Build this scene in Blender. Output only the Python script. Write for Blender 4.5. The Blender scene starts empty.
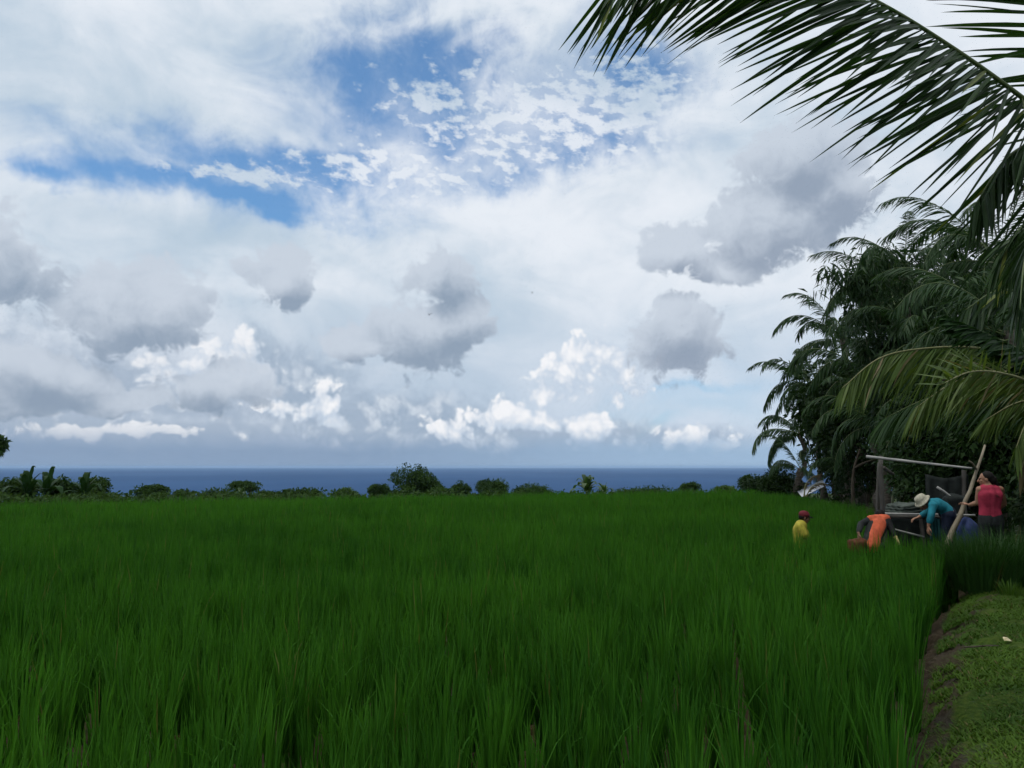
import bpy, bmesh, math, random
import numpy as np
from mathutils import Vector, Matrix, Euler
R = math.radians
SC = bpy.context.scene
COL = SC.collection
rng = np.random.default_rng(7)
random.seed(7)

# ---------------------------------------------------------------- camera
F = 769.0                       # focal length in photo pixels (1024 wide)
PITCH = math.atan(82.6 / F)     # the horizon sits 84 px below the picture's middle
CAMZ = 1.65
cam_d = bpy.data.cameras.new('camera')
cam_d.sensor_width = 36.0
cam_d.lens = F / 1024 * 36.0
cam_d.clip_start = 0.05
cam_d.clip_end = 120000
cam = bpy.data.objects.new('camera', cam_d)
cam.location = (0, 0, CAMZ)
cam.rotation_euler = (math.pi / 2 + PITCH, 0, 0)
COL.objects.link(cam)
SC.camera = cam
cp_, sp_ = math.cos(PITCH), math.sin(PITCH)

def ray(px, py):
    a, b = (px - 512) / F, (384 - py) / F
    return Vector((a, cp_ - b * sp_, sp_ + b * cp_))

def at(px, py, Y):              # the world point seen at a photo pixel, Y metres ahead
    d = ray(px, py)
    return Vector((0, 0, CAMZ)) + d * (Y / d.y)

def ground(px, py, z=0.0):
    d = ray(px, py)
    return Vector((0, 0, CAMZ)) + d * ((z - CAMZ) / d.z)

# ---------------------------------------------------------------- render settings
SC.render.engine = 'CYCLES'
SC.view_settings.view_transform = 'Standard'
SC.view_settings.look = 'None'
SC.view_settings.exposure = 0
SC.view_settings.gamma = 1
SC.view_settings.use_curve_mapping = False
cy = SC.cycles
cy.use_denoising = True
try: cy.denoiser = 'OPENIMAGEDENOISE'
except Exception: pass
cy.use_adaptive_sampling = True
cy.adaptive_threshold = 0.02
cy.adaptive_min_samples = 8
cy.max_bounces = 5
cy.diffuse_bounces = 2
cy.glossy_bounces = 2
cy.transmission_bounces = 2
cy.transparent_max_bounces = 6
cy.volume_bounces = 0
cy.caustics_reflective = False
cy.caustics_refractive = False
SC.render.filter_size = 1.7

# ---------------------------------------------------------------- tiny node-expression compiler
class X:
    def __init__(self, nt, sock): self.nt, self.s = nt, sock
    def _m(self, op, *o, clamp=False):
        n = self.nt.nodes.new('ShaderNodeMath'); n.operation = op; n.use_clamp = clamp
        for i, v in enumerate((self,) + o):
            if isinstance(v, X): self.nt.links.new(v.s, n.inputs[i])
            else: n.inputs[i].default_value = v
        return X(self.nt, n.outputs[0])
    def __add__(s, o): return s._m('ADD', o)
    __radd__ = __add__
    def __sub__(s, o): return s._m('SUBTRACT', o)
    def __rsub__(s, o): return (s * -1.0) + o
    def __mul__(s, o): return s._m('MULTIPLY', o)
    __rmul__ = __mul__
    def __truediv__(s, o): return s._m('DIVIDE', o)
    def max(s, o): return s._m('MAXIMUM', o)
    def min(s, o): return s._m('MINIMUM', o)
    def smax(s, o, k): return s._m('SMOOTH_MAX', o, k)
    def clamp(s): return s._m('ADD', 0.0, clamp=True)
    def pow(s, e): return s._m('POWER', e)
    def madd(s, a, b): return s._m('MULTIPLY_ADD', a, b)
    def step(s, a, b):          # smoothstep a..b
        n = s.nt.nodes.new('ShaderNodeMapRange'); n.interpolation_type = 'SMOOTHSTEP'
        s.nt.links.new(s.s, n.inputs[0])
        for i, v in ((1, a), (2, b), (3, 0.0), (4, 1.0)): n.inputs[i].default_value = v
        return X(s.nt, n.outputs[0])

def combine(nt, x, y, z):
    n = nt.nodes.new('ShaderNodeCombineXYZ')
    for i, v in enumerate((x, y, z)):
        if isinstance(v, X): nt.links.new(v.s, n.inputs[i])
        else: n.inputs[i].default_value = v
    return n.outputs[0]

def noise(nt, vec, scale, detail=4, rough=0.55, dist=0.0, dims='3D', kind='FBM', lac=2.0):
    n = nt.nodes.new('ShaderNodeTexNoise'); n.noise_dimensions = dims
    n.noise_type = kind; n.normalize = True
    if vec is not None: nt.links.new(vec, n.inputs['Vector'])
    n.inputs['Scale'].default_value = scale; n.inputs['Detail'].default_value = detail
    n.inputs['Roughness'].default_value = rough; n.inputs['Distortion'].default_value = dist
    n.inputs['Lacunarity'].default_value = lac
    return X(nt, n.outputs['Fac'])

def voro(nt, vec, scale, detail=2, rough=0.5, smooth=0.4, dims='2D'):
    n = nt.nodes.new('ShaderNodeTexVoronoi'); n.voronoi_dimensions = dims; n.feature = 'SMOOTH_F1' if smooth else 'F1'
    nt.links.new(vec, n.inputs['Vector'])
    n.inputs['Scale'].default_value = scale; n.inputs['Detail'].default_value = detail
    n.inputs['Roughness'].default_value = rough
    if smooth: n.inputs['Smoothness'].default_value = smooth
    return X(nt, n.outputs['Distance'])

def mixc(nt, fac, a, b):
    n = nt.nodes.new('ShaderNodeMix'); n.data_type = 'RGBA'
    def put(sock, v):
        if isinstance(v, X): nt.links.new(v.s, sock)
        elif isinstance(v, (tuple, list)): sock.default_value = (*v[:3], 1)
        elif isinstance(v, (int, float)): sock.default_value = v
        else: nt.links.new(v, sock)
    put(n.inputs[0], fac); put(n.inputs[6], a); put(n.inputs[7], b)
    return n.outputs[2]

def lin(r, g, b):
    f = lambda c: (c / 255 / 12.92) if c / 255 <= 0.04045 else ((c / 255 + 0.055) / 1.055) ** 2.4
    return (f(r), f(g), f(b))
# ---------------------------------------------------------------- sky and sun
SUN_EL, SUN_AZ = R(72), R(-120)          # azimuth from +Y towards +X : high, behind the camera's left shoulder
world = bpy.data.worlds.new('World'); SC.world = world; world.use_nodes = True
wt = world.node_tree; wt.nodes.clear()
WS = 0.1                                  # background strength

def build_sky():
    nt = wt
    out = nt.nodes.new('ShaderNodeOutputWorld'); bg = nt.nodes.new('ShaderNodeBackground')
    bg.inputs['Strength'].default_value = WS
    nt.links.new(bg.outputs[0], out.inputs[0])
    sky = nt.nodes.new('ShaderNodeTexSky'); sky.sky_type = 'NISHITA'; sky.sun_disc = False
    sky.sun_elevation = SUN_EL; sky.sun_rotation = SUN_AZ
    sky.air_density = 1.0; sky.dust_density = 0.6; sky.ozone_density = 2.0
    tc = nt.nodes.new('ShaderNodeTexCoord')
    D = tc.outputs['Generated']
    sep = nt.nodes.new('ShaderNodeSeparateXYZ'); nt.links.new(D, sep.inputs[0])
    dx, dy, dz = (X(nt, sep.outputs[i]) for i in range(3))
    # azimuth and elevation in degrees
    az = dx._m('ARCTAN2', dy) * (180 / math.pi)
    el = dz._m('ARCSINE') * (180 / math.pi)
    P = combine(nt, az, el, 0.0)
    # warp
    w1 = noise(nt, P, 0.11, 5, 0.58, dims='2D'); 
    P2 = combine(nt, az + 71.3, el + 13.7, 0.0)
    w2 = noise(nt, P2, 0.11, 5, 0.58, dims='2D')
    w1 = w1 - 0.5; w2 = w2 - 0.5
    def warped(a):
        return az + w1 * a, el + w2 * (a * 0.7)
    def ae(px, py):
        d = ray(px, py); d.normalize()
        return math.degrees(math.atan2(d.x, d.y)), math.degrees(math.asin(d.z))
    K = 180 / math.pi / F
    def vm(op, a, b=None):
        n = nt.nodes.new('ShaderNodeVectorMath'); n.operation = op
        nt.links.new(a, n.inputs[0])
        if b is not None: n.inputs[1].default_value = b
        return n
    def field(Pv, items, k=0.12):          # 1 in the middle of the nearest heap, 0 on its outline
        f = None
        for px, py, rx, ry in items:
            a, e = ae(px, py)
            sx, sy = 1 / (rx * K), 1 / (ry * K)
            m = vm('MULTIPLY', Pv, (sx, sy, 0))
            d = X(nt, vm('DISTANCE', m.outputs[0], (a * sx, e * sy, 0)).outputs['Value'])
            f = d if f is None else f._m('SMOOTH_MIN', d, k)
        return 1.0 - f
    n_fine = noise(nt, P, 0.55, 6, 0.6, 0.3, dims='2D')
    n_mid = noise(nt, combine(nt, az * 0.7, el * 1.25, 0.0), 0.16, 6, 0.56, 0.4, dims='2D')
    n_big = noise(nt, combine(nt, az * 0.6, el + 40.0, 0.0), 0.06, 4, 0.5, dims='2D')
    bil = voro(nt, combine(nt, az + w1 * 3.0, el + w2 * 3.0, 0.0), 0.62, 2.0, 0.55, 0)      # cauliflower cells
    k = 1 / WS
    C = lambda r, g, b: tuple(c * k for c in lin(r, g, b))
    # --- blue
    skyc = nt.nodes.new('ShaderNodeVectorMath'); skyc.operation = 'MULTIPLY'
    nt.links.new(sky.outputs[0], skyc.inputs[0]); skyc.inputs[1].default_value = SKYMUL
    blue = skyc.outputs[0]
    def warped(a, du=0.0, dv=0.0):
        return combine(nt, w1 * a + az + du, w2 * (a * 0.7) + el + dv, 0.0)
    flat = combine(nt, az, el, 0.0)
    # --- high white veil with holes
    Pw = warped(9.0)
    holes = field(Pw, [(300, 172, 150, 24), (160, 188, 90, 15), (60, 180, 50, 14), (440, 62, 75, 40), (452, 132, 62, 45), (345, 190, 60, 22), (250, 205, 80, 10),
                       (580, 150, 70, 26), (520, 165, 60, 22), (700, 383, 45, 8), (650, 428, 40, 8), (360, 85, 60, 60), (640, 70, 60, 30)])
    n_alt = noise(nt, combine(nt, az * 0.85 + el * 0.3, el * 1.5, 0.0), 0.75, 6, 0.58, dims='2D')
    puffs = field(warped(3.0), [(440, 98, 50, 11), (560, 118, 120, 40), (395, 172, 85, 22), (250, 178, 60, 8), (640, 110, 60, 50)])
    veil = 1.0 - (holes + (n_mid - 0.5) * 1.2 + (n_fine - 0.5) * 0.7 + 0.12).step(-0.45, 0.8) * ((n_big - 0.5) * 1.6 + (n_fine - 0.5) * 0.8 + holes * 0.35 + 0.46).step(0.0, 1.0)
    pf = (puffs * 1.2 + (n_alt - 0.5) * 6.0 + (n_mid - 0.5) * 1.2 - 0.05).step(-0.6, 1.15) * 0.92
    wash = field(Pw, [(390, 115, 150, 95), (270, 178, 220, 40), (120, 180, 120, 26), (570, 130, 130, 60), (640, 50, 90, 40), (700, 400, 110, 40)])
    thin = (wash * 1.1 + (n_mid - 0.5) * 2.0 + (n_big - 0.5) * 1.0).step(-0.2, 1.0) * 0.5
    veil = veil * (1.0 - thin)
    veil = (veil.max(pf)) * 0.88 + 0.12
    gz = field(flat, [(60, 60, 190, 80), (250, 40, 180, 40), (60, 240, 120, 22), (190, 228, 130, 18), (0, 255, 70, 50), (480, 330, 280, 90), (700, 60, 120, 40), (760, 330, 200, 60), (780, 200, 160, 100)], 0.3)
    vs = (gz * 0.34 + (n_big - 0.5) * 1.6 + (n_mid - 0.5) * 1.7 + (n_fine - 0.5) * 0.35 + 0.22).step(-0.35, 1.05)
    veilc = mixc(nt, vs, C(232, 238, 246), C(184, 203, 220))
    col = mixc(nt, veil, blue, veilc)
    plain = col
    low = el.step(15.0, 3.0)
    lowc = mixc(nt, az.step(-20.0, 16.0), C(176, 192, 212), C(186, 205, 226))
    col = mixc(nt, low * 0.62, col, lowc)
    # --- broken low deck, lower left and centre
    deck = field(flat, [(60, 385, 190, 50), (230, 395, 150, 55), (380, 425, 130, 34), (20, 425, 200, 26), (190, 430, 190, 20),
                        (500, 438, 170, 20), (640, 440, 150, 16)], 0.2)
    dk = (deck + (n_mid - 0.5) * 2.0 + (n_fine - 0.5) * 1.0).step(-0.3, 0.6)
    dsh = ((n_mid - 0.5) * 2.2 + (0.4 - bil) * 1.1 + (n_fine - 0.5) * 1.7 + 0.50).step(-0.1, 1.0)
    col = mixc(nt, dk * 0.72, col, mixc(nt, dsh, C(152, 170, 192), C(214, 222, 232)))
    # --- far sun-lit cumulus heads
    cum = [(600, 350, 48, 26), (565, 372, 42, 26), (628, 372, 34, 34), (545, 395, 30, 18), (505, 416, 48, 18), (586, 424, 32, 24), (450, 428, 44, 14), (540, 420, 60, 18),
           (330, 412, 20, 18), (690, 440, 34, 18), (722, 446, 24, 12), (245, 370, 34, 16), (175, 370, 50, 18), (232, 350, 38, 24), (275, 405, 40, 12), (320, 405, 28, 22), (100, 432, 110, 9)]
    puff = (0.40 - bil) * 0.75 + (n_fine - 0.5) * 0.7 + 0.06
    cf = field(warped(2.6), cum) + puff + 0.12
    cg = field(warped(2.6, -0.7, 1.1), cum) + puff * 0.3
    ca = cf.step(0.0, 0.36) * (az.step(-34.0, -8.0) * 0.35 + 0.6)
    csh = ((cf - cg) * 0.75 + (0.40 - bil) * 0.9 + (n_fine - 0.5) * 0.5 + 0.50).step(-0.25, 1.05)
    col = mixc(nt, ca, col, mixc(nt, csh, C(196, 210, 227), C(246, 247, 250)))
    # --- dark near cumulus
    dark = [(800, 165, 64, 40), (770, 225, 64, 42), (838, 190, 44, 40), (690, 250, 48, 28), (735, 268, 54, 20),
            (672, 338, 46, 44), (436, 280, 40, 34), (420, 338, 62, 42), (455, 325, 40, 32), (370, 350, 40, 20),
            (288, 280, 38, 34), (140, 308, 68, 42), (215, 385, 56, 28), (45, 375, 70, 28), (-30, 255, 60, 48), (0, 395, 60, 24), (110, 400, 50, 16)]
    tex = (n_fine - 0.5) * 1.25 + (n_mid - 0.5) * 1.15
    da0 = field(warped(5.0), dark)
    dg = field(warped(5.0, -0.4, 1.8), dark) - da0        # thicker above = the underside, in shade
    da = da0 + tex
    dA = da.step(-0.10, 0.20)
    dS = (dg * 0.85 + (n_mid - 0.5) * 0.7 + (n_fine - 0.5) * 0.7 + da0 * 0.45 + 0.36).step(0.0, 1.0)
    col = mixc(nt, dA * 0.92, col, mixc(nt, dS, C(200, 210, 223), mixc(nt, az.step(2.0, 10.0), C(140, 157, 178), C(144, 158, 178))))
    # --- hazy belt above the sea
    belt = (el + (n_mid - 0.5) * 1.4).step(2.8, 0.9)
    hc = mixc(nt, az.step(-16.0, 18.0), C(130, 154, 184), C(152, 181, 210))
    col = mixc(nt, belt * 0.9, col, hc)
    plain = mixc(nt, el.step(12.0, 0.0), veilc, C(160, 182, 208))
    # the clouded front of the sky, and the plainer veil round the rest of the dome
    bg2 = nt.nodes.new('ShaderNodeBackground'); bg2.inputs['Strength'].default_value = WS
    nt.links.new(col, bg.inputs['Color']); nt.links.new(plain, bg2.inputs['Color'])
    away = az._m('ABSOLUTE').step(42.0, 52.0).max(el.step(38.0, 50.0)).max(el.step(-0.5, -1.5))
    mx = nt.nodes.new('ShaderNodeMixShader')
    nt.links.new(away.s, mx.inputs[0]); nt.links.new(bg.outputs[0], mx.inputs[1]); nt.links.new(bg2.outputs[0], mx.inputs[2])
    nt.links.new(mx.outputs[0], out.inputs[0])
SKYMUL = (0.60, 1.10, 1.40)
build_sky()
world.cycles.sampling_method = 'MANUAL'; world.cycles.sample_map_resolution = 512

sun_d = bpy.data.lights.new('sun', 'SUN'); sun_d.energy = 1.5; sun_d.angle = R(12); sun_d.color = (1.0, 0.96, 0.9)
sun = bpy.data.objects.new('sun', sun_d); COL.objects.link(sun)
sun.location = (-20, -20, 40)
sd = Vector((math.sin(SUN_AZ) * math.cos(SUN_EL), math.cos(SUN_AZ) * math.cos(SUN_EL), math.sin(SUN_EL)))
sun.rotation_euler = (-sd).to_track_quat('-Z', 'Y').to_euler()
# ---------------------------------------------------------------- objects, tags
def tag(o, label=None, cat=None, group=None, kind=None):
    if label: o['label'] = label
    if cat: o['category'] = cat
    if group: o['group'] = group
    if kind: o['kind'] = kind
    return o

def empty(name, loc=(0, 0, 0), rz=0.0):
    o = bpy.data.objects.new(name, None); o.empty_display_size = 0.2
    COL.objects.link(o); o.location = loc; o.rotation_euler = (0, 0, rz)
    return o

def mesh_obj(name, verts, faces, mats, parent=None, mat_idx=None, tint=None, smooth=True):
    """verts (n,3) array; faces: list of arrays (m,k) or a list of tuples."""
    me = bpy.data.meshes.new(name)
    verts = np.asarray(verts, dtype=np.float32)
    if isinstance(faces, np.ndarray): faces = [faces]
    if faces and isinstance(faces[0], np.ndarray):
        loops = np.concatenate([f.ravel() for f in faces]).astype(np.int32)
        tot = np.concatenate([np.full(len(f), f.shape[1], np.int32) for f in faces])
    else:
        loops = np.array([i for f in faces for i in f], np.int32)
        tot = np.array([len(f) for f in faces], np.int32)
    start = np.concatenate([[0], np.cumsum(tot)[:-1]]).astype(np.int32)
    me.vertices.add(len(verts)); me.vertices.foreach_set('co', verts.ravel())
    me.loops.add(len(loops)); me.loops.foreach_set('vertex_index', loops)
    me.polygons.add(len(tot)); me.polygons.foreach_set('loop_start', start); me.polygons.foreach_set('loop_total', tot)
    if smooth: me.polygons.foreach_set('use_smooth', np.ones(len(tot), bool))
    if mat_idx is not None: me.polygons.foreach_set('material_index', np.asarray(mat_idx, np.int32))
    if tint is not None:
        at_ = me.attributes.new('tint', 'FLOAT', 'POINT'); at_.data.foreach_set('value', np.asarray(tint, np.float32))
    for m in (mats if isinstance(mats, (list, tuple)) else [mats]): me.materials.append(m)
    me.update(calc_edges=True); me.validate()
    o = bpy.data.objects.new(name, me); COL.objects.link(o)
    if parent is not None: o.parent = parent
    return o

class MB:
    """collects quads / polygons with a tint and a material slot per piece, then links them as ONE mesh"""
    def __init__(s): s.v, s.f, s.t, s.m, s.n = [], {}, [], {}, 0
    def add(s, v, f, tint=0.5, mat=0):
        v = np.asarray(v, np.float32).reshape(-1, 3); f = np.asarray(f, np.int64)
        if f.ndim == 1: f = f[None]
        k = f.shape[1]
        s.f.setdefault(k, []).append(f + s.n); s.m.setdefault(k, []).append(np.full(len(f), mat))
        s.v.append(v); s.t.append(np.broadcast_to(np.asarray(tint, np.float32), (len(v),)).copy() if np.ndim(tint) < 1 or len(np.atleast_1d(tint)) != len(v) else np.asarray(tint, np.float32))
        s.n += len(v)
    def tube(s, pts, rad, n=8, tint=0.5, mat=0, cap=True):
        pts = np.asarray(pts, float); m = len(pts)
        rad = np.broadcast_to(np.asarray(rad, float), (m,))
        T = np.gradient(pts, axis=0); T /= np.linalg.norm(T, axis=1)[:, None] + 1e-9
        ref = np.array([0, 0, 1.0]) if abs(T[:, 2]).mean() < 0.8 else np.array([1.0, 0, 0])
        A = np.cross(T, ref); A /= np.linalg.norm(A, axis=1)[:, None] + 1e-9
        B = np.cross(T, A)
        th = np.linspace(0, 2 * np.pi, n, endpoint=False)
        v = pts[:, None] + rad[:, None, None] * (np.cos(th)[None, :, None] * A[:, None] + np.sin(th)[None, :, None] * B[:, None])
        i = np.arange(m - 1)[:, None] * n; j = np.arange(n)[None]; jn = (j + 1) % n
        f = np.stack([i + j, i + jn, i + n + jn, i + n + j], -1).reshape(-1, 4)
        s.add(v.reshape(-1, 3), f, tint, mat)
        if cap:
            base = s.n - m * n
            for k0, rev in ((0, True), (m - 1, False)):
                idx = base + k0 * n + np.arange(n)
                idx = idx[::-1] if rev else idx
                s.f.setdefault(n, []).append(idx[None]); s.m.setdefault(n, []).append(np.full(1, mat))
    def box(s, c, size, rot=None, tint=0.5, mat=0):
        d = np.array([[x, y, z] for x in (-.5, .5) for y in (-.5, .5) for z in (-.5, .5)]) * np.array(size)
        if rot is not None: d = d @ np.array(rot.to_matrix() if hasattr(rot, 'to_matrix') else rot).T
        s.add(d + np.array(c), [[0, 1, 3, 2], [4, 6, 7, 5], [0, 4, 5, 1], [2, 3, 7, 6], [0, 2, 6, 4], [1, 5, 7, 3]], tint, mat)
    def sphere(s, c, r, seg=12, rings=8, tint=0.5, mat=0, fn=None):
        th = np.linspace(0, np.pi, rings + 1)[1:-1]; ph = np.linspace(0, 2 * np.pi, seg, endpoint=False)
        u = np.stack([np.sin(th)[:, None] * np.cos(ph), np.sin(th)[:, None] * np.sin(ph), np.repeat(np.cos(th)[:, None], seg, 1)], -1).reshape(-1, 3)
        u = np.concatenate([u, [[0, 0, 1], [0, 0, -1]]])
        v = u * np.asarray(r)
        if fn is not None: v = fn(v)
        v = v + np.asarray(c)
        i = np.arange(rings - 2)[:, None] * seg; j = np.arange(seg)[None]; jn = (j + 1) % seg
        q = np.stack([i + j, i + seg + j, i + seg + jn, i + jn], -1).reshape(-1, 4)
        nt_ = len(u) - 2; j = np.arange(seg); jn = (j + 1) % seg
        t1 = np.stack([np.full(seg, nt_), j, jn], -1); b0 = (rings - 2) * seg
        t2 = np.stack([np.full(seg, nt_ + 1), b0 + jn, b0 + j], -1)
        n0 = s.n
        s.add(v, q, tint, mat)
        for t in (t1, t2):
            s.f.setdefault(3, []).append(t + n0); s.m.setdefault(3, []).append(np.full(seg, mat))
    def build(s, name, mats, parent=None, smooth=True):
        ks = list(s.f)
        faces = [np.concatenate(s.f[k]) for k in ks]; mi = np.concatenate([np.concatenate(s.m[k]) for k in ks])
        return mesh_obj(name, np.concatenate(s.v), faces, mats, parent, mi, np.concatenate(s.t), smooth)

def strips(P, W, tint, mb, mat=0):
    """P (n,k,3) centre lines, W (n,k,3) half-width vectors -> n ribbons of k-1 quads"""
    n, k, _ = P.shape
    v = np.stack([P - W, P + W], 2).reshape(n, 2 * k, 3)
    base = (np.arange(n) * 2 * k)[:, None]
    i = np.arange(k - 1)[None] * 2
    f = np.stack([base + i, base + i + 1, base + i + 3, base + i + 2], -1).reshape(-1, 4)
    mb.add(v.reshape(-1, 3), f, np.repeat(np.asarray(tint, np.float32), 2 * k), mat)

def unit(a): return a / (np.linalg.norm(a, axis=-1, keepdims=True) + 1e-9)

# ---------------------------------------------------------------- materials
def base_mat(name, rough=0.8, spec=0.3):
    m = bpy.data.materials.new(name); m.use_nodes = True
    nt = m.node_tree; b = nt.nodes['Principled BSDF']
    b.inputs['Roughness'].default_value = rough
    b.inputs['Specular IOR Level'].default_value = spec
    return m, nt, b

def leaf_mat(name, dark, light, rough=0.55, trans=0.3, spec=0.35, dry=None, scale=6.0):
    """foliage: colour differs from leaf to leaf (the tint attribute), some light passes through"""
    m, nt, b = base_mat(name, rough, spec)
    a = nt.nodes.new('ShaderNodeAttribute'); a.attribute_name = 'tint'
    t = X(nt, a.outputs['Fac'])
    tc = nt.nodes.new('ShaderNodeTexCoord')
    nz = noise(nt, tc.outputs['Object'], scale, 2, 0.6)
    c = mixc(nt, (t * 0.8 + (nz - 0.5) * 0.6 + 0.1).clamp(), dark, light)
    if dry: c = mixc(nt, t.step(0.955, 0.985), c, dry)
    nt.links.new(c, b.inputs['Base Color'])
    tr = nt.nodes.new('ShaderNodeBsdfTranslucent')
    tcol = nt.nodes.new('ShaderNodeVectorMath'); tcol.operation = 'MULTIPLY'
    nt.links.new(c, tcol.inputs[0]); tcol.inputs[1].default_value = (1.5, 1.5, 0.7)
    nt.links.new(tcol.outputs[0], tr.inputs['Color'])
    mx = nt.nodes.new('ShaderNodeMixShader'); mx.inputs[0].default_value = trans
    nt.links.new(b.outputs[0], mx.inputs[1]); nt.links.new(tr.outputs[0], mx.inputs[2])
    nt.links.new(mx.outputs[0], nt.nodes['Material Output'].inputs['Surface'])
    return m

def rough_mat(name, c1, c2, scale=6.0, rough=0.85, spec=0.2, bump=0.0, stretch=(1, 1, 1), detail=5):
    m, nt, b = base_mat(name, rough, spec)
    tc = nt.nodes.new('ShaderNodeTexCoord')
    mp = nt.nodes.new('ShaderNodeMapping'); mp.inputs['Scale'].default_value = stretch
    nt.links.new(tc.outputs['Object'], mp.inputs['Vector'])
    nz = noise(nt, mp.outputs[0], scale, detail, 0.6)
    nt.links.new(mixc(nt, nz.step(0.3, 0.7), c1, c2), b.inputs['Base Color'])
    if bump:
        bp = nt.nodes.new('ShaderNodeBump'); bp.inputs['Strength'].default_value = bump; bp.inputs['Distance'].default_value = 0.02
        nt.links.new(nz.s, bp.inputs['Height']); nt.links.new(bp.outputs[0], b.inputs['Normal'])
    return m

M = {}
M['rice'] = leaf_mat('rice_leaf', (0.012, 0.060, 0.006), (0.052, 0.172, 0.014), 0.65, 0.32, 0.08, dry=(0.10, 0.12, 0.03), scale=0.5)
M['grass'] = leaf_mat('path_grass', (0.026, 0.072, 0.005), (0.072, 0.140, 0.011), 0.7, 0.25, 0.2, dry=(0.14, 0.11, 0.05), scale=2.0)
M['rushes'] = leaf_mat('dark_grass', (0.012, 0.046, 0.007), (0.028, 0.080, 0.012), 0.6, 0.25, 0.2, dry=(0.07, 0.06, 0.02), scale=2.0)
M['palm'] = leaf_mat('palm_leaflet', (0.013, 0.038, 0.014), (0.036, 0.078, 0.022), 0.5, 0.25, 0.2, scale=3.0)
M['palm_near'] = leaf_mat('palm_leaflet_near', (0.010, 0.028, 0.012), (0.030, 0.074, 0.012), 0.45, 0.28, 0.24, dry=(0.10, 0.13, 0.02), scale=4.0)
M['palm_pale'] = leaf_mat('palm_leaflet_pale', (0.034, 0.072, 0.012), (0.105, 0.155, 0.032), 0.5, 0.25, 0.2, dry=(0.16, 0.13, 0.06), scale=3.0)
M['palm_dry'] = leaf_mat('palm_leaflet_dry', (0.055, 0.045, 0.022), (0.14, 0.11, 0.055), 0.7, 0.15, 0.2, scale=3.0)
M['tree'] = leaf_mat('tree_leaf', (0.006, 0.018, 0.005), (0.020, 0.045, 0.010), 0.6, 0.22, 0.12, scale=1.0)
M['bamboo'] = leaf_mat('bamboo_leaf', (0.013, 0.036, 0.014), (0.034, 0.070, 0.022), 0.55, 0.25, 0.18, scale=1.0)
M['far'] = leaf_mat('far_tree_leaf', (0.018, 0.042, 0.014), (0.050, 0.095, 0.026), 0.8, 0.25, 0.08, scale=0.4)
M['far_pale'] = leaf_mat('far_bush_leaf', (0.035, 0.075, 0.022), (0.075, 0.14, 0.030), 0.7, 0.25, 0.15, scale=0.4)
M['banana'] = leaf_mat('banana_leaf', (0.026, 0.062, 0.018), (0.055, 0.110, 0.028), 0.45, 0.3, 0.4, scale=1.5)
M['banana_dark'] = leaf_mat('banana_leaf_dark', (0.010, 0.034, 0.008), (0.020, 0.058, 0.011), 0.5, 0.2, 0.15, scale=1.5)
M['rachis'] = rough_mat('rachis', (0.05, 0.09, 0.02), (0.09, 0.12, 0.035), 8, 0.5, 0.4)
M['rachis_pale'] = rough_mat('rachis_pale', (0.16, 0.17, 0.07), (0.22, 0.21, 0.10), 8, 0.6, 0.3)
M['trunk'] = rough_mat('palm_bark', (0.05, 0.042, 0.034), (0.13, 0.115, 0.095), 5, 0.9, 0.15, 0.5, (1, 1, 5))
M['bark'] = rough_mat('bark', (0.035, 0.028, 0.02), (0.10, 0.085, 0.065), 6, 0.9, 0.15, 0.5, (2, 2, 0.5))
M['culm'] = rough_mat('bamboo_culm', (0.05, 0.065, 0.025), (0.10, 0.11, 0.05), 4, 0.5, 0.4)
M['pole'] = rough_mat('bamboo_pole', (0.10, 0.082, 0.052), (0.22, 0.19, 0.13), 5, 0.6, 0.3, 0.2, (1, 1, 0.3))
M['pole_white'] = rough_mat('weathered_pole', (0.20, 0.20, 0.19), (0.36, 0.36, 0.34), 5, 0.6, 0.3, 0.2, (0.3, 1, 1))
M['pole_grey'] = rough_mat('grey_pole', (0.04, 0.038, 0.034), (0.09, 0.085, 0.075), 5, 0.8, 0.2, 0.3, (1, 1, 0.3))

# ---------------------------------------------------------------- palms
def smooth_path(ctrl, n):
    c = np.asarray(ctrl, float); m = len(c)
    d = np.concatenate([[0], np.cumsum(np.linalg.norm(np.diff(c, axis=0), axis=1))]); d /= d[-1]
    t = np.linspace(0, 1, n); out = np.zeros((n, 3))
    tang = np.gradient(c, d, axis=0)
    k = np.clip(np.searchsorted(d, t, side='right') - 1, 0, m - 2)
    h = (d[k + 1] - d[k]); s = ((t - d[k]) / h)[:, None]; h = h[:, None]
    return (2*s**3-3*s**2+1)*c[k] + (s**3-2*s**2+s)*h*tang[k] + (-2*s**3+3*s**2)*c[k+1] + (s**3-s**2)*h*tang[k+1]

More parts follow.
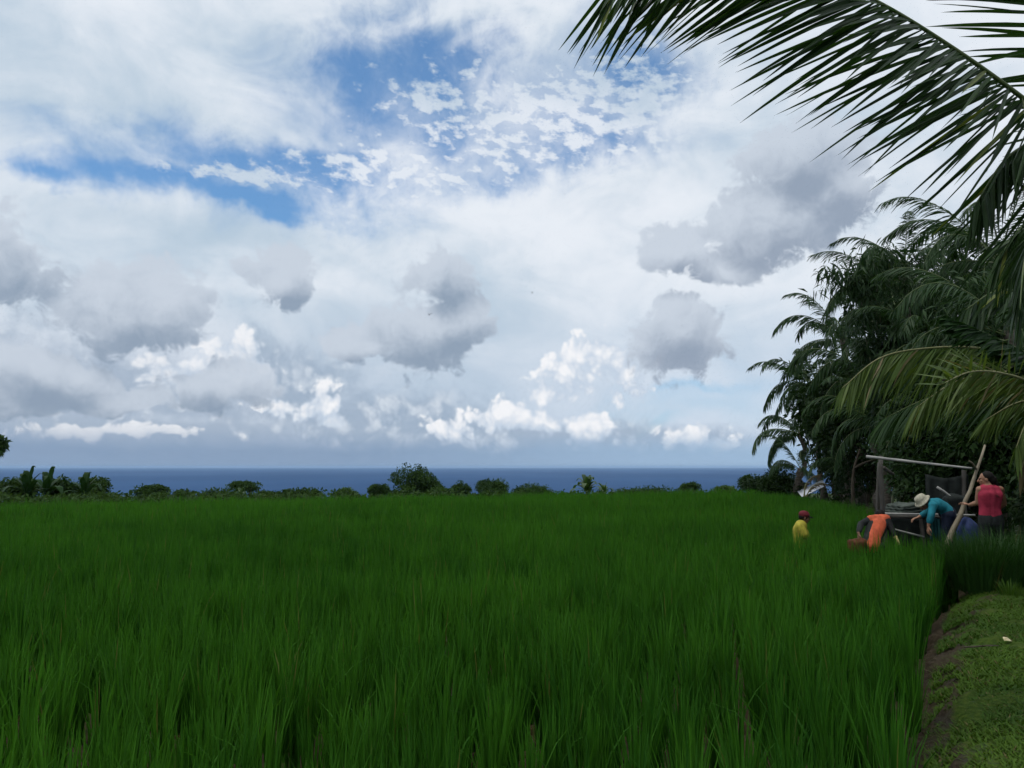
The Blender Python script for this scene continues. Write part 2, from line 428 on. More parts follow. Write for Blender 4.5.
def frond_geo(mb_r, mb_l, ctrl, n_leaf=60, leaf_len=0.8, width=0.022, hang=55, sweep=50, droop=0.25, start=0.16, r0=0.03,
              rg=rng, segs=5, up=(0, 0, 1), jitter=0.1, fold=False, tip_len=0.45, dry_tip=0.0, hang_tip=None, sweeps=None, lens=None):
    """rachis along ctrl, leaflets on both sides; hang = how far below the horizontal the two rows fall, sweep = angle off the rachis"""
    N = 60
    C = smooth_path(ctrl, N)
    t = np.linspace(0, 1, N)
    mb_r.tube(C, np.interp(t, [0, 0.15, 1], [r0, r0 * 0.7, 0.004]), 6, 0.5)
    T = unit(np.gradient(C, axis=0))
    upv = np.array(up, float)
    for side in (-1, 1):
        tt = np.linspace(start, 0.995, n_leaf) + rg.normal(0, 0.15 / n_leaf, n_leaf); tt = np.clip(tt, start, 0.999)
        idx = tt * (N - 1); i0 = np.clip(idx.astype(int), 0, N - 2); fr = (idx - i0)[:, None]
        p = C[i0] * (1 - fr) + C[i0 + 1] * fr
        T_ = unit(T[i0] * (1 - fr) + T[i0 + 1] * fr)
        S = unit(np.cross(T_, upv)) * side
        Nn = np.cross(S * side, T_)
        hg = np.radians(hang + ((hang_tip or hang) - hang) * tt + rg.normal(0, 9, n_leaf))[:, None]
        out = S * np.cos(hg) - Nn * np.sin(hg)
        rel = (tt - start) / (1 - start)
        sw = np.radians((np.interp(rel, *sweeps) if sweeps else sweep * (1 - 0.55 * rel)) + rg.normal(0, 5, n_leaf))[:, None]
        dirv = unit(T_ * np.cos(sw) + out * np.sin(sw))
        L = leaf_len * np.interp(rel, [0, 0.12, 0.45, 0.8, 1], lens or [0.55, 0.85, 1.0, 0.75, tip_len]) * (1 + rg.normal(0, jitter, n_leaf))
        s = np.linspace(0, 1, segs + 1)[None, :, None]
        dr = (droop * (1 + rg.normal(0, 0.35, n_leaf)))[:, None, None]
        P = p[:, None] + dirv[:, None] * (s * L[:, None, None]) * (1 - 0.3 * dr * s) + np.array([0, 0, -1.0]) * (dr * s ** 2 * L[:, None, None])
        wprof = np.interp(np.linspace(0, 1, segs + 1), [0, 0.12, 0.45, 0.8, 1], [0.35, 0.85, 1, 0.62, 0.03])
        nrm = unit(np.cross(dirv, T_))
        tw = rg.normal(0, 0.5, n_leaf)[:, None]
        wv = unit(np.cross(nrm, dirv) * np.cos(tw) + nrm * np.sin(tw))
        W = wv[:, None] * (width * wprof)[None, :, None] * (1 + rg.normal(0, 0.12, n_leaf))[:, None, None]
        tint = np.clip(rg.normal(0.45, 0.22, n_leaf) + dry_tip * rel, 0, 0.95)
        tint = np.where(rg.random(n_leaf) < 0.03, 1.0, tint)
        if fold:          # V-shaped leaflet: two ribbons meeting at the midrib
            nn = np.cross(unit(W), dirv[:, None])
            for sg in (-1, 1):
                H = W * 0.5
                strips(P + H * sg + nn * np.linalg.norm(W, axis=2, keepdims=True) * 0.25, H + nn * np.linalg.norm(W, axis=2, keepdims=True) * 0.25 * sg, tint, mb_l)
        else:
            strips(P, W, tint, mb_l)

def arch(length, rise, fall, out=1.0, n=7, curl=0.0):
    """a frond in its own frame: grows along +X, first rising then falling"""
    t = np.linspace(0, 1, n)
    x = length * (t - 0.22 * fall * t ** 2.5) * out
    z = length * (rise * t - (rise * 0.45 + 0.55 * fall) * t ** 2.2)
    y = curl * length * t ** 2
    return np.stack([x, y, z], 1)

FRONDS = {}
def frond_meshes(key, length, leaf, n_leaf, width, mat, rmat, segs=3):
    """a few frond shapes per kind of palm: young upright, level, drooping"""
    if key in FRONDS: return FRONDS[key]
    res = []
    for i, (rise, fall, hang) in enumerate([(1.3, 0.35, 25), (1.0, 0.7, 40), (0.7, 0.95, 50), (0.45, 1.05, 60), (0.15, 1.15, 62), (0.9, 0.9, 45)]):
        a, b = MB(), MB()
        rg = np.random.default_rng(100 + i)
        frond_geo(a, b, arch(length, rise, fall, 1.0, 7, rg.normal(0, 0.06)), n_leaf, leaf, width, hang, 55, 0.3, 0.14, length * 0.009, rg, segs)
        for q in b.f: b.m[q] = [x + 1 for x in b.m[q]]
        for q in b.f: a.f.setdefault(q, []).extend([f + a.n for f in b.f[q]]); a.m.setdefault(q, []).extend(b.m[q])
        a.v += b.v; a.t += b.t; a.n += b.n
        o = a.build('frond', [rmat, mat]); me = o.data
        bpy.data.objects.remove(o); res.append(me)
    FRONDS[key] = res
    return res

def palm(crown, base, meshes, n, label, group='coconut palms in the thicket', cat='palm tree', seed=0, az0=0, skip=None, scale=1.0, r=0.14, name='coconut_palm'):
    crown, base = Vector(crown), Vector(base)
    root = empty(name, base); tag(root, label, cat, group)
    rg = np.random.default_rng(seed)
    d = crown - base
    pts = [np.array(d) * t + np.array([0.0, 0.0, 0.0]) + np.array([math.sin(t * math.pi) * 0.12 * d.length * rg.normal(0, 0.3), 0, 0]) for t in np.linspace(0, 1, 12)]
    mb = MB(); mb.tube(pts, np.interp(np.linspace(0, 1, 12), [0, 0.08, 1], [r * 1.6, r, r * 0.75]), 10, 0.5)
    mb.build('trunk', M['trunk'], root)
    for i in range(n):
        az = az0 + i * 2.39996 + rg.normal(0, 0.15)
        age = i / max(1, n - 1)
        k = min(5, int(age * 4.6 + rg.random() * 0.8))
        o = bpy.data.objects.new('frond', meshes[k]); COL.objects.link(o); o.parent = root
        o.location = d + Vector((0, 0, -0.25 * age))
        o.rotation_euler = (rg.normal(0, 0.15), rg.normal(0, 0.12), az)
        s = scale * (0.8 + 0.3 * math.sin(math.pi * min(1, age * 0.8 + 0.25))) * (1 + rg.normal(0, 0.06))
        o.scale = (s, s, s)
    return root

# ---------------------------------------------------------------- broad-leaved crowns
def leaf_cloud(mb, centres, radii, per, size, rg, aspect=0.45, droop=0.0, segs=1, shell=0.55):
    """leaves gathered in twig clumps; each leaf a pointed lozenge of its own direction"""
    n = len(centres) * per
    c = np.repeat(np.asarray(centres), per, 0); r = np.repeat(np.asarray(radii), per, 0)
    u = unit(rg.normal(size=(n, 3))); q = (shell + (1 - shell) * rg.random(n)) ** 0.7
    p = c + u * (r * q)[:, None] * np.array([1, 1, 0.75])
    d = unit(u * 0.7 + rg.normal(size=(n, 3)) * 0.6 + np.array([0, 0, -droop]))
    w = unit(np.cross(d, unit(rg.normal(size=(n, 3)) * 0.7 + np.array([0, 0, 1.0]))))
    L = size * (0.7 + 0.6 * rg.random(n))
    P = np.stack([p, p + d * (L * 0.45)[:, None], p + d * L[:, None] + np.array([0, 0, -1.0]) * (L * 0.2)[:, None]], 1)
    W = w[:, None] * (L * aspect * 0.5)[:, None, None] * np.array([0.15, 1.0, 0.06])[None, :, None]
    ct = np.repeat(rg.normal(0, 0.16, len(centres)), per)
    strips(P, W, np.clip(0.45 + ct + rg.normal(0, 0.16, n), 0, 0.94), mb)

def tree(base, height, crown_c, crown_r, label, cat='tree', group=None, mat='tree', n_clump=120, per=40, leaf=0.22, clump_r=0.5,
         seed=0, trunk_r=0.15, flat=1.0, droop=0.2, name='broadleaf_tree', limbs=7, lobes=6, fill=0.35, bark='bark'):
    """trunk with limbs reaching into an uneven crown made of leaf clumps"""
    rg = np.random.default_rng(seed + 1000)
    base = Vector(base); root = empty(name, base); tag(root, label, cat, group)
    cc = np.array(Vector(crown_c) - base); cr = np.array(crown_r, float)
    lobe_c = unit(rg.normal(size=(lobes, 3)) + np.array([0, 0, 0.25])) * (0.42 + 0.38 * rg.random((lobes, 1)))
    lobe_r = 0.30 + 0.34 * rg.random(lobes)
    k = rg.integers(0, lobes, n_clump)
    u = unit(rg.normal(size=(n_clump, 3)))
    q = np.where(rg.random(n_clump) < fill, rg.random(n_clump) ** 0.5, 0.8 + 0.25 * rg.random(n_clump))
    loc = (lobe_c[k] + u * (lobe_r[k] * q)[:, None]) * cr * np.array([1, 1, flat]) + cc
    mb = MB(); leaf_cloud(mb, loc, clump_r * (0.6 + 0.8 * rg.random(n_clump)), per, leaf, rg, droop=droop)
    tb = MB()
    fork = cc - np.array([0, 0, cr[2] * 0.75]); fork[2] = max(fork[2], height * 0.18)
    pts = [np.array([0, 0, 0.0]) * (1 - s) + fork * s + np.array([0.06 * math.sin(3 * s), 0.05 * math.sin(4 * s + 1), 0]) * height * 0.2 for s in np.linspace(0, 1, 7)]
    tb.tube(pts, np.linspace(trunk_r * 1.25, trunk_r * 0.8, 7), 8)
    for i in range(limbs):
        e = loc[rg.integers(0, n_clump)]
        mid = (pts[-1] + e) / 2 + rg.normal(0, 0.08, 3) * cr.mean()
        tb.tube(smooth_path([pts[-1] - [0, 0, 0.05], mid, e], 8), np.linspace(trunk_r * 0.6, trunk_r * 0.1, 8), 6)
    tb.build('trunk', M[bark], root)
    mb.build('crown', M[mat], root)
    return root

# ---------------------------------------------------------------- broad leaves (banana)
def broad_leaf(mb, ctrl, width, rg, tint=0.5, cup=0.25, n=18, tear=0.0, side_n=(0, 0, 1), blunt=False):
    C = smooth_path(ctrl, n); T = unit(np.gradient(C, axis=0))
    S = unit(np.cross(T, np.array(side_n, float))); Nn = np.cross(S, T)
    t = np.linspace(0, 1, n)
    prof = np.interp(t, [0, 0.08, 0.22, 0.45, 0.75, 0.92, 1], [0.03, 0.06, 0.6, 1.0, 0.92, 0.5, 0.02])
    for sg in (-1, 1):
        edge = width * prof * (1 + rg.normal(0, 0.05, n) + (np.sin(t * 60 + sg) * 0.10 * tear))
        cols = []
        for j, fr in enumerate((0, 0.35, 0.7, 1.0)):
            cols.append(C + S * sg * (edge * fr)[:, None] + Nn * (edge * cup * fr - edge * cup * 1.1 * fr ** 2.4)[:, None])
        v = np.stack(cols, 1)
        i = np.arange(n - 1)[:, None] * 4; j = np.arange(3)[None]
        f = np.stack([i + j, i + j + 1, i + 5 + j, i + 4 + j], -1).reshape(-1, 4)
        mb.add(v.reshape(-1, 3), f, np.clip(np.full(n * 4, tint) + np.repeat(rg.normal(0, 0.05, n), 4), 0, 0.94))

def banana(base, h, n, label, seed, mat='banana', group='banana plants beyond the field', lean=0.0, spread=1.0, lw=0.24):
    rg = np.random.default_rng(seed + 50)
    root = empty('banana_plant', base); tag(root, label, 'banana plant', group)
    mb = MB()
    mb.tube([(0, 0, 0), (0.02, 0, h * 0.1), (0.03 + lean * 0.2, 0, h * 0.22)], [0.12, 0.1, 0.07], 8); mb.build('stem', M['culm'], root)
    for i in range(n):
        az = i * 2.4 + rg.normal(0, 0.3); L = h * (0.72 + 0.12 * rg.random())
        up_ = 1.0 - 0.7 * (i / n); o = (0.25 + 0.8 * (i / n)) * spread
        c, s = math.cos(az), math.sin(az)
        p = [np.array([r_ * c, r_ * s, h * 0.18 + z_]) for r_, z_ in
             ((0, 0), (L * 0.12 * o, L * 0.3 * up_ + 0.1), (L * 0.4 * o, L * 0.72 * up_), (L * 0.75 * o, L * (0.95 * up_ - 0.12 * o)), (L * 1.0 * o, L * (0.95 * up_ - 0.45 * o)))]
        lb = MB(); broad_leaf(lb, p, lw * h / 3.0 * 1.1, rg, 0.3 + 0.4 * rg.random(), tear=1.0)
        lb.build('leaf', M[mat], root)
    return root
# ---------------------------------------------------------------- terrain
_pts = [ground(904, 768), ground(913, 690), ground(921, 640), ground(931, 607), ground(945, 588)]
BY = [-30, 1.0] + [p.y for p in _pts] + [11.6, 12.8, 15, 20, 28, 48, 75, 420]
BX = [0.2, 0.9] + [p.x + 0.02 for p in _pts] + [6.7, 7.2, 8.5, 10.0, 12.6, 15.8, 22, 60]
def mudw(y): return np.interp(y, [3, 6, 8, 10.5], [0.8, 0.9, 1.3, 2.2])
def xb(y): return np.interp(y, BY, BX)
def edge(x): return 39.0 + 0.45 * np.clip(x, -60, 18)
def drop(x, y):
    d = np.maximum(0, y - edge(x) - 1.0)
    return -(0.052 * d + 0.00017 * d * d)
MUD_Z, LAND_Z = -0.43, 0.0

def grid(xs, ys, zf, name, mats):
    Xg, Yg = np.meshgrid(xs, ys); Z = zf(Xg, Yg)
    v = np.stack([Xg, Yg, Z], -1).reshape(-1, 3); nx, ny = len(xs), len(ys)
    i = np.arange(ny - 1)[:, None] * nx; j = np.arange(nx - 1)[None]
    f = np.stack([i + j, i + j + 1, i + nx + j + 1, i + nx + j], -1).reshape(-1, 4)
    return mesh_obj(name, v, f, mats)

M['land'] = rough_mat('hillside', (0.018, 0.045, 0.012), (0.045, 0.085, 0.022), 0.12, 0.95, 0.05)
t = grid(np.concatenate([np.arange(-420, -60, 20), np.arange(-60, 60, 3), np.arange(60, 421, 20)]).astype(float),
         np.concatenate([np.arange(-60, 20, 8), np.arange(20, 80, 2), np.arange(80, 440, 12)]).astype(float),
         lambda x, y: np.maximum(-41.0, np.where(y > edge(x), -0.62, -0.62) + drop(x, y) + 0.4 * np.sin(x * 0.11) * np.sin(y * 0.07) * (y > 70)), 'terrain', M['land'])
tag(t, 'green hillside falling away behind the rice field towards the sea', 'hillside', kind='structure')

# paddy mud with standing water
m, nt, b = base_mat('paddy_mud', 0.5, 0.2)
tc = nt.nodes.new('ShaderNodeTexCoord')
nz = noise(nt, tc.outputs['Object'], 1.6, 6, 0.6); nz2 = noise(nt, tc.outputs['Object'], 14, 4, 0.6)
wet = nz.step(0.50, 0.60)
nt.links.new(mixc(nt, (nz2 * 0.6 + nz * 0.4).step(0.35, 0.65), (0.026, 0.018, 0.008), (0.065, 0.047, 0.025)), b.inputs['Base Color'])
nt.links.new((wet * -0.72 + 0.8).s, b.inputs['Roughness'])
bp = nt.nodes.new('ShaderNodeBump'); bp.inputs['Strength'].default_value = 0.6; bp.inputs['Distance'].default_value = 0.03
nt.links.new((nz2 * (1.0 - wet)).s, bp.inputs['Height']); nt.links.new(bp.outputs[0], b.inputs['Normal'])
M['mud'] = m
ys = np.arange(-8, 50, 0.5); rows = []
for y in ys:
    x1 = xb(y) + 0.1; x0 = -70.0
    rows.append([(x0 + (x1 - x0) * s, y, MUD_Z + drop(x0 + (x1 - x0) * s, y) * 1.0 - 0.0) for s in np.linspace(0, 1, 40)])
v = np.array(rows).reshape(-1, 3); nx = 40
i = np.arange(len(ys) - 1)[:, None] * nx; j = np.arange(nx - 1)[None]
o = mesh_obj('paddy_mud', v, np.stack([i + j, i + j + 1, i + nx + j + 1, i + nx + j], -1).reshape(-1, 4), M['mud'])
tag(o, 'wet brown mud between the rice plants', 'mud', kind='structure')

# the bank on the right: mud edge first, then grass, then leaf litter under the trees
m, nt, b = base_mat('bank_ground', 0.9, 0.08)
tc = nt.nodes.new('ShaderNodeTexCoord'); a = nt.nodes.new('ShaderNodeAttribute'); a.attribute_name = 'tint'
off = X(nt, a.outputs['Fac'])
nz = noise(nt, tc.outputs['Object'], 3.0, 6, 0.62); nz2 = noise(nt, tc.outputs['Object'], 22, 4, 0.6)
mudc = mixc(nt, (nz2 * 0.7 + nz * 0.3).step(0.35, 0.65), (0.021, 0.016, 0.009), (0.050, 0.040, 0.026))
soil = mixc(nt, nz2.step(0.35, 0.7), (0.020, 0.044, 0.004), (0.050, 0.078, 0.010))
lit = mixc(nt, nz2.step(0.35, 0.7), (0.020, 0.020, 0.010), (0.060, 0.050, 0.028))
c = mixc(nt, (off + (nz - 0.5) * 0.8).step(0.26, 0.44), mudc, soil)
c = mixc(nt, (off + (nz - 0.5) * 3.0).step(5.0, 7.0), c, lit)
nt.links.new(c, b.inputs['Base Color'])
wet = nz.step(0.46, 0.40)
nt.links.new((wet * -0.45 + 0.9).s, b.inputs['Roughness'])
bp = nt.nodes.new('ShaderNodeBump'); bp.inputs['Strength'].default_value = 0.9; bp.inputs['Distance'].default_value = 0.04
nt.links.new((nz2 * 0.5 + nz).s, bp.inputs['Height']); nt.links.new(bp.outputs[0], b.inputs['Normal'])
M['bank'] = m
offs = np.array([-0.3, -0.18, -0.06, 0.02, 0.08, 0.14, 0.2, 0.26, 0.32, 0.4, 0.5, 0.6, 0.75, 0.9, 1.1, 1.4, 1.8, 2.4, 3.2, 4.2, 6, 9, 14, 22, 36, 60])
oz = np.interp(offs, [-0.3, -0.12, 0.04, 0.2, 0.4, 0.7, 60], [-0.5, -0.38, -0.27, -0.17, -0.07, 0.0, 0.0])
ys = np.concatenate([np.arange(-6, 14, 0.12), np.arange(14, 60, 0.8), np.arange(60, 200, 8)])
rg = np.random.default_rng(3)
vv = np.zeros((len(ys), len(offs), 3)); tt = np.zeros((len(ys), len(offs)))
for r, y in enumerate(ys):
    wob = 0.05 * math.sin(y * 3.1) + 0.04 * math.sin(y * 7.3 + 1)
    vv[r, :, 0] = xb(y) + offs + wob * (offs < 1.5); vv[r, :, 1] = y
    vv[r, :, 2] = oz + drop(vv[r, :, 0], np.full(len(offs), y)) + np.where((offs > 0) & (offs < 2), rg.normal(0, 0.018, len(offs)) + 0.03 * math.sin(y * 2.3) * np.sin(offs * 9 + y * 3), 0)
    tt[r] = np.where(offs < 4, offs / mudw(y), offs)
# footprints pressed into the mud edge
for px, py in ((940, 618), (945, 629), (939, 659), (938, 672), (930, 700), (938, 735)):
    g = ground(px, py); d2 = ((vv[..., 0] - g.x) / 0.07) ** 2 + ((vv[..., 1] - g.y) / 0.16) ** 2
    vv[..., 2] -= 0.05 * np.exp(-d2)
nx = len(offs); i = np.arange(len(ys) - 1)[:, None] * nx; j = np.arange(nx - 1)[None]
o = mesh_obj('ground', vv.reshape(-1, 3), np.stack([i + j, i + j + 1, i + nx + j + 1, i + nx + j], -1).reshape(-1, 4), M['bank'], tint=tt.reshape(-1))
tag(o, 'raised bank with a trodden muddy edge beside the rice', 'path', kind='structure')

# sea
m, nt, b = base_mat('sea_water', 0.8, 0.05)
tc = nt.nodes.new('ShaderNodeTexCoord')
mp = nt.nodes.new('ShaderNodeMapping'); mp.inputs['Scale'].default_value = (1, 0.35, 1); nt.links.new(tc.outputs['Object'], mp.inputs['Vector'])
n1 = noise(nt, mp.outputs[0], 0.0012, 5, 0.6); n2 = noise(nt, mp.outputs[0], 0.08, 4, 0.6)
nt.links.new(mixc(nt, n1.step(0.3, 0.7), (0.016, 0.052, 0.135), (0.030, 0.080, 0.185)), b.inputs['Base Color'])
b.inputs['IOR'].default_value = 1.33
bp = nt.nodes.new('ShaderNodeBump'); bp.inputs['Strength'].default_value = 0.8; bp.inputs['Distance'].default_value = 1.5
nt.links.new(n2.s, bp.inputs['Height']); nt.links.new(bp.outputs[0], b.inputs['Normal'])
M['sea'] = m
o = mesh_obj('sea', [(-24000, 250, -40), (24000, 250, -40), (24000, 24000, -40), (-24000, 24000, -40)], [(0, 1, 2, 3)], M['sea'], smooth=False)
tag(o, 'dark blue sea stretching to the horizon', 'sea', kind='structure')

# ---------------------------------------------------------------- rice
def rice_rows(y0, y1, sp, xmin, margin=0.0):
    out = []
    for y in np.arange(y0, y1, sp):
        x = np.arange(xmin(y), xb(y) - margin, sp)
        out.append(np.stack([x, np.full(len(x), y)], 1))
    p = np.concatenate(out); return p
def vnoise(x, y, s, seed):
    g = np.random.default_rng(seed).random((256, 256)); x = x / s + 900; y = y / s + 900
    xi, yi = np.floor(x).astype(int), np.floor(y).astype(int); fx, fy = x - xi, y - yi
    fx, fy = fx * fx * (3 - 2 * fx), fy * fy * (3 - 2 * fy); G = lambda a, b: g[a % 256, b % 256]
    return (G(xi, yi) * (1 - fx) + G(xi + 1, yi) * fx) * (1 - fy) + (G(xi, yi + 1) * (1 - fx) + G(xi + 1, yi + 1) * fx) * fy

rg = np.random.default_rng(11)
mb = MB()
# narrow gaps in the stand: (pixel, near Y, far Y, half width)
GAPS = [(95, 4.4, 6.0, 0.08), (308, 4.2, 5.6, 0.07), (733, 4.6, 7.4, 0.06), (884, 4.0, 7.0, 0.07), (520, 4.6, 5.4, 0.05), (655, 4.4, 5.2, 0.05), (190, 4.6, 5.6, 0.05)]
def rice_band(y0, y1, sp, nb, wid, segs, xmin):
    p = rice_rows(y0, y1, sp, xmin, 0.05)
    p = p + rg.normal(0, sp * 0.13, p.shape)
    x, y = p[:, 0], p[:, 1]
    keep = (y < edge(x)) & (x < xb(y) - 0.02)
    keep &= ~((vnoise(x, y, 0.9, 5) > 0.83) & (y < 12) & (rg.random(len(x)) < 0.6))
    for px, ga, gb, hw in GAPS:
        cx = (px - 512) / F * y + 0.04 * np.sin(y * 5)
        keep &= ~((np.abs(x - cx) < hw) & (y > ga) & (y < gb))
    p = p[keep]; x, y = p[:, 0], p[:, 1]; n = len(p)
    hs = 0.80 * (0.84 + 0.20 * vnoise(x, y, 2.2, 1) + 0.14 * vnoise(x, y, 0.6, 2)) * (1 + rg.normal(0, 0.075, n)) + 0.20 * np.exp(-((x - 6.3) ** 2 / 2.5 + (y - 11.3) ** 2 / 4))
    ct = (vnoise(x, y, 3.0, 3) - 0.5) * 0.45 + (vnoise(x, y, 0.5, 4) - 0.5) * 0.4 + rg.normal(0, 0.15, n) + np.interp(y, [3, 8, 20, 32], [-0.14, -0.02, 0.16, 0.30])  # near clumps darkened, far ones lightened: light on the tips put into the tint
    N = n * nb
    az = rg.random(N) * 2 * np.pi; lean = np.abs(rg.normal(0, 0.07, N)) + 0.01
    rad = np.stack([np.cos(az), np.sin(az), np.zeros(N)], 1)
    root = np.repeat(np.concatenate([p, (MUD_Z + drop(x, y))[:, None]], 1), nb, 0) + rad * (0.04 * np.sqrt(rg.random(N)))[:, None]
    H = np.repeat(hs, nb) * (0.62 + 0.42 * rg.random(N) ** 0.6)
    bend = np.abs(rg.normal(0.0, 0.08, N)) + 0.3 * (rg.random(N) < 0.035)
    s = np.linspace(0, 1, segs + 1)[None, :, None]
    P = root[:, None] + np.array([0, 0, 1.0]) * (H[:, None, None] * s * (1 - 0.45 * bend[:, None, None] * s ** 2)) \
        + rad[:, None] * (H[:, None, None] * (lean[:, None, None] * s + bend[:, None, None] * s ** 3))
    wa = az + np.pi / 2 + rg.normal(0, 0.7, N)
    prof = np.interp(np.linspace(0, 1, segs + 1), [0, 0.35, 0.7, 1], [0.7, 1.0, 0.8, 0.05])
    W = np.stack([np.cos(wa), np.sin(wa), np.zeros(N)], 1)[:, None] * (wid * 0.5 * prof)[None, :, None] * (0.75 + 0.5 * rg.random(N))[:, None, None]
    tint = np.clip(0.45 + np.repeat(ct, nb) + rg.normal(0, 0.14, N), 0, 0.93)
    tint = np.where(rg.random(N) < 0.010, 1.0, tint)
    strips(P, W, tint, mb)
    return N
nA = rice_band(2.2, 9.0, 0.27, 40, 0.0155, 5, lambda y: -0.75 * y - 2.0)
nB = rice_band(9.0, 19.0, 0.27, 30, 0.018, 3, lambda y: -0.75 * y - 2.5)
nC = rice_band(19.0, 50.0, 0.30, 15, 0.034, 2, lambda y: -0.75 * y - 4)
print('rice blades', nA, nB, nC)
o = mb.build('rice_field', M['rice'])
tag(o, 'dense green young rice standing in the paddy', 'rice field', kind='stuff')

# ---------------------------------------------------------------- grass on the bank
mb = MB(); N = 200000
y = 2.0 + 10.5 * rg.random(N); x = xb(y) + 0.08 * mudw(y) + 7.0 * rg.random(N) ** 1.3
k_ = (vnoise(x, y, 0.35, 8) * 0.7 + vnoise(x, y, 0.1, 9) * 0.3 + np.clip((x - xb(y) - 0.3 * mudw(y)) * 1.1, 0, 0.5) > 0.40)
x, y = x[k_], y[k_]; N = len(x)
az = rg.random(N) * 6.283; rad = np.stack([np.cos(az), np.sin(az), np.zeros(N)], 1)
H = (0.022 + 0.038 * rg.random(N)) * (0.7 + 0.8 * vnoise(x, y, 0.5, 10)); s = np.linspace(0, 1, 4)[None, :, None]
P = np.stack([x, y, np.interp(x - xb(y), [0.04, 0.2, 0.4, 0.7], [-0.27, -0.17, -0.07, 0.0]) - 0.005], 1)[:, None] + np.array([0, 0, 1.0]) * H[:, None, None] * (s - 0.35 * s ** 2) + rad[:, None] * H[:, None, None] * (0.3 * s + 0.6 * s ** 2)
W = np.stack([-np.sin(az), np.cos(az), np.zeros(N)], 1)[:, None] * (np.array([0.0022, 0.004, 0.003, 0.0004]))[None, :, None] * (0.7 + 0.9 * rg.random(N))[:, None, None]
strips(P, W, np.where(rg.random(N) < 0.03, 1.0, np.clip(rg.normal(0.35, 0.2, N) + (vnoise(x, y, 0.7, 12) - 0.5) * 0.8, 0, 0.93)), mb)
o = mb.build('grass', M['grass']); tag(o, 'short yellowish grass and litter covering the bank', 'grass', kind='stuff')
# ---------------------------------------------------------------- the young palm leaning in from the right
def pix(path): return [tuple(at(px, py, Y)) for px, py, Y in path]

root = empty('coconut_palm', (6.9, 6.0, 0)); tag(root, 'near coconut palm whose big frond arches over the field', 'palm tree')
rx = np.array([6.9, 6.0, 0.0])
def near_frond(path, n_leaf, leaf, width, hang, sweep, droop, seed, mat='palm_near', start=0.1, r0=0.035, rm='rachis', up=(0, 0, 1), segs=7, hang_tip=None, fold=True, origin=rx, parent=root, tip_len=0.6, part='frond', label=None, sweeps=None, lens=None):
    a, l = MB(), MB(); rg = np.random.default_rng(seed)
    frond_geo(a, l, np.array(pix(path)) - origin, n_leaf, leaf, width, hang, sweep, droop, start, r0, rg, segs, up, 0.09, fold, tip_len, 0.0, hang_tip, sweeps, lens)
    f = l.build(part, M[mat], parent)
    if label: f['label'] = label
    a.build('rachis', M[rm], f)
    return f
mb = MB()
cr = np.array(at(1190, 235, 6.0)) - rx
mb.tube(smooth_path([(0.25, 0.2, -0.1), (0.15, 0.1, 1.2), cr - [0, 0, 0.1], cr + [0, 0, 0.35]], 14), np.linspace(0.17, 0.09, 14), 12); mb.build('trunk', M['trunk'], root)
near_frond([(1190, 235, 6.0), (1105, 168, 5.7), (1024, 99, 5.4), (950, 46, 5.2), (880, 3, 5.0), (805, -32, 4.85), (740, -50, 4.7), (680, -50, 4.6), (618, -30, 4.5)], 150, 1.15, 0.0158, 80, 64, 0.06, 1, hang_tip=55, r0=0.032, sweeps=([0, 0.18, 0.35, 0.5, 0.75, 1], [92, 80, 58, 48, 42, 36]), lens=[0.8, 1.1, 1.0, 0.78, 0.55])
near_frond([(1190, 235, 6.0), (1115, 110, 5.8), (1065, 20, 5.6), (1025, -70, 5.4), (960, -160, 5.2), (880, -210, 5.0)], 70, 1.0, 0.018, 40, 66, 0.08, 2, hang_tip=55)
near_frond([(1190, 235, 6.0), (1120, 165, 5.8), (1065, 138, 5.6), (1010, 155, 5.4), (975, 205, 5.3)], 64, 0.62, 0.016, 68, 50, 0.25, 7, tip_len=0.6)
near_frond([(1190, 235, 6.0), (1130, 190, 5.7), (1080, 185, 5.3), (1040, 215, 5.0), (1024, 265, 4.8), (1020, 310, 4.7)], 60, 0.60, 0.017, 60, 42, 0.35, 3, tip_len=0.6)
near_frond([(1190, 235, 6.0), (1150, 200, 6.3), (1090, 190, 6.6), (1035, 215, 6.9), (1000, 255, 7.1)], 60, 0.72, 0.018, 62, 45, 0.30, 4, tip_len=0.6)
near_frond([(1190, 235, 6.0), (1290, 130, 6.2), (1390, 110, 6.3), (1480, 190, 6.3)], 46, 0.9, 0.025, 55, 55, 0.25, 5)
near_frond([(1190, 235, 6.0), (1250, 60, 6.3), (1300, -60, 6.9), (1340, -110, 7.6)], 46, 0.9, 0.025, 45, 55, 0.25, 6)

# ---------------------------------------------------------------- second palm, its pale fronds hang over the shelter
root2 = empty('coconut_palm', (8.3, 10.2, 0)); tag(root2, 'young palm with pale drooping fronds above the shelter', 'palm tree')
rx2 = np.array([8.3, 10.2, 0.0]); kw = dict(origin=rx2, parent=root2, segs=4, fold=False)
mb = MB(); c2 = np.array(at(1110, 415, 9.4)) - rx2
mb.tube(smooth_path([(0.3, 0.1, -0.1), (0.1, 0, 0.9), c2 - [0, 0, 0.1], c2 + [0, 0, 0.3]], 10), np.linspace(0.16, 0.1, 10), 10); mb.build('trunk', M['trunk'], root2)
near_frond([(1110, 415, 9.4), (1050, 372, 9.3), (990, 350, 9.2), (930, 348, 9.1), (880, 358, 9.0), (842, 388, 8.9)], 100, 0.86, 0.0145, 70, 52, 0.28, 11, 'palm_pale', rm='rachis_pale', tip_len=0.35, **kw)
near_frond([(1110, 415, 9.4), (1060, 395, 9.0), (1010, 375, 8.5), (970, 372, 8.0), (940, 385, 7.6)], 34, 0.62, 0.014, -50, 62, 0.05, 12, 'palm_pale', rm='rachis_pale', tip_len=0.6, **kw)
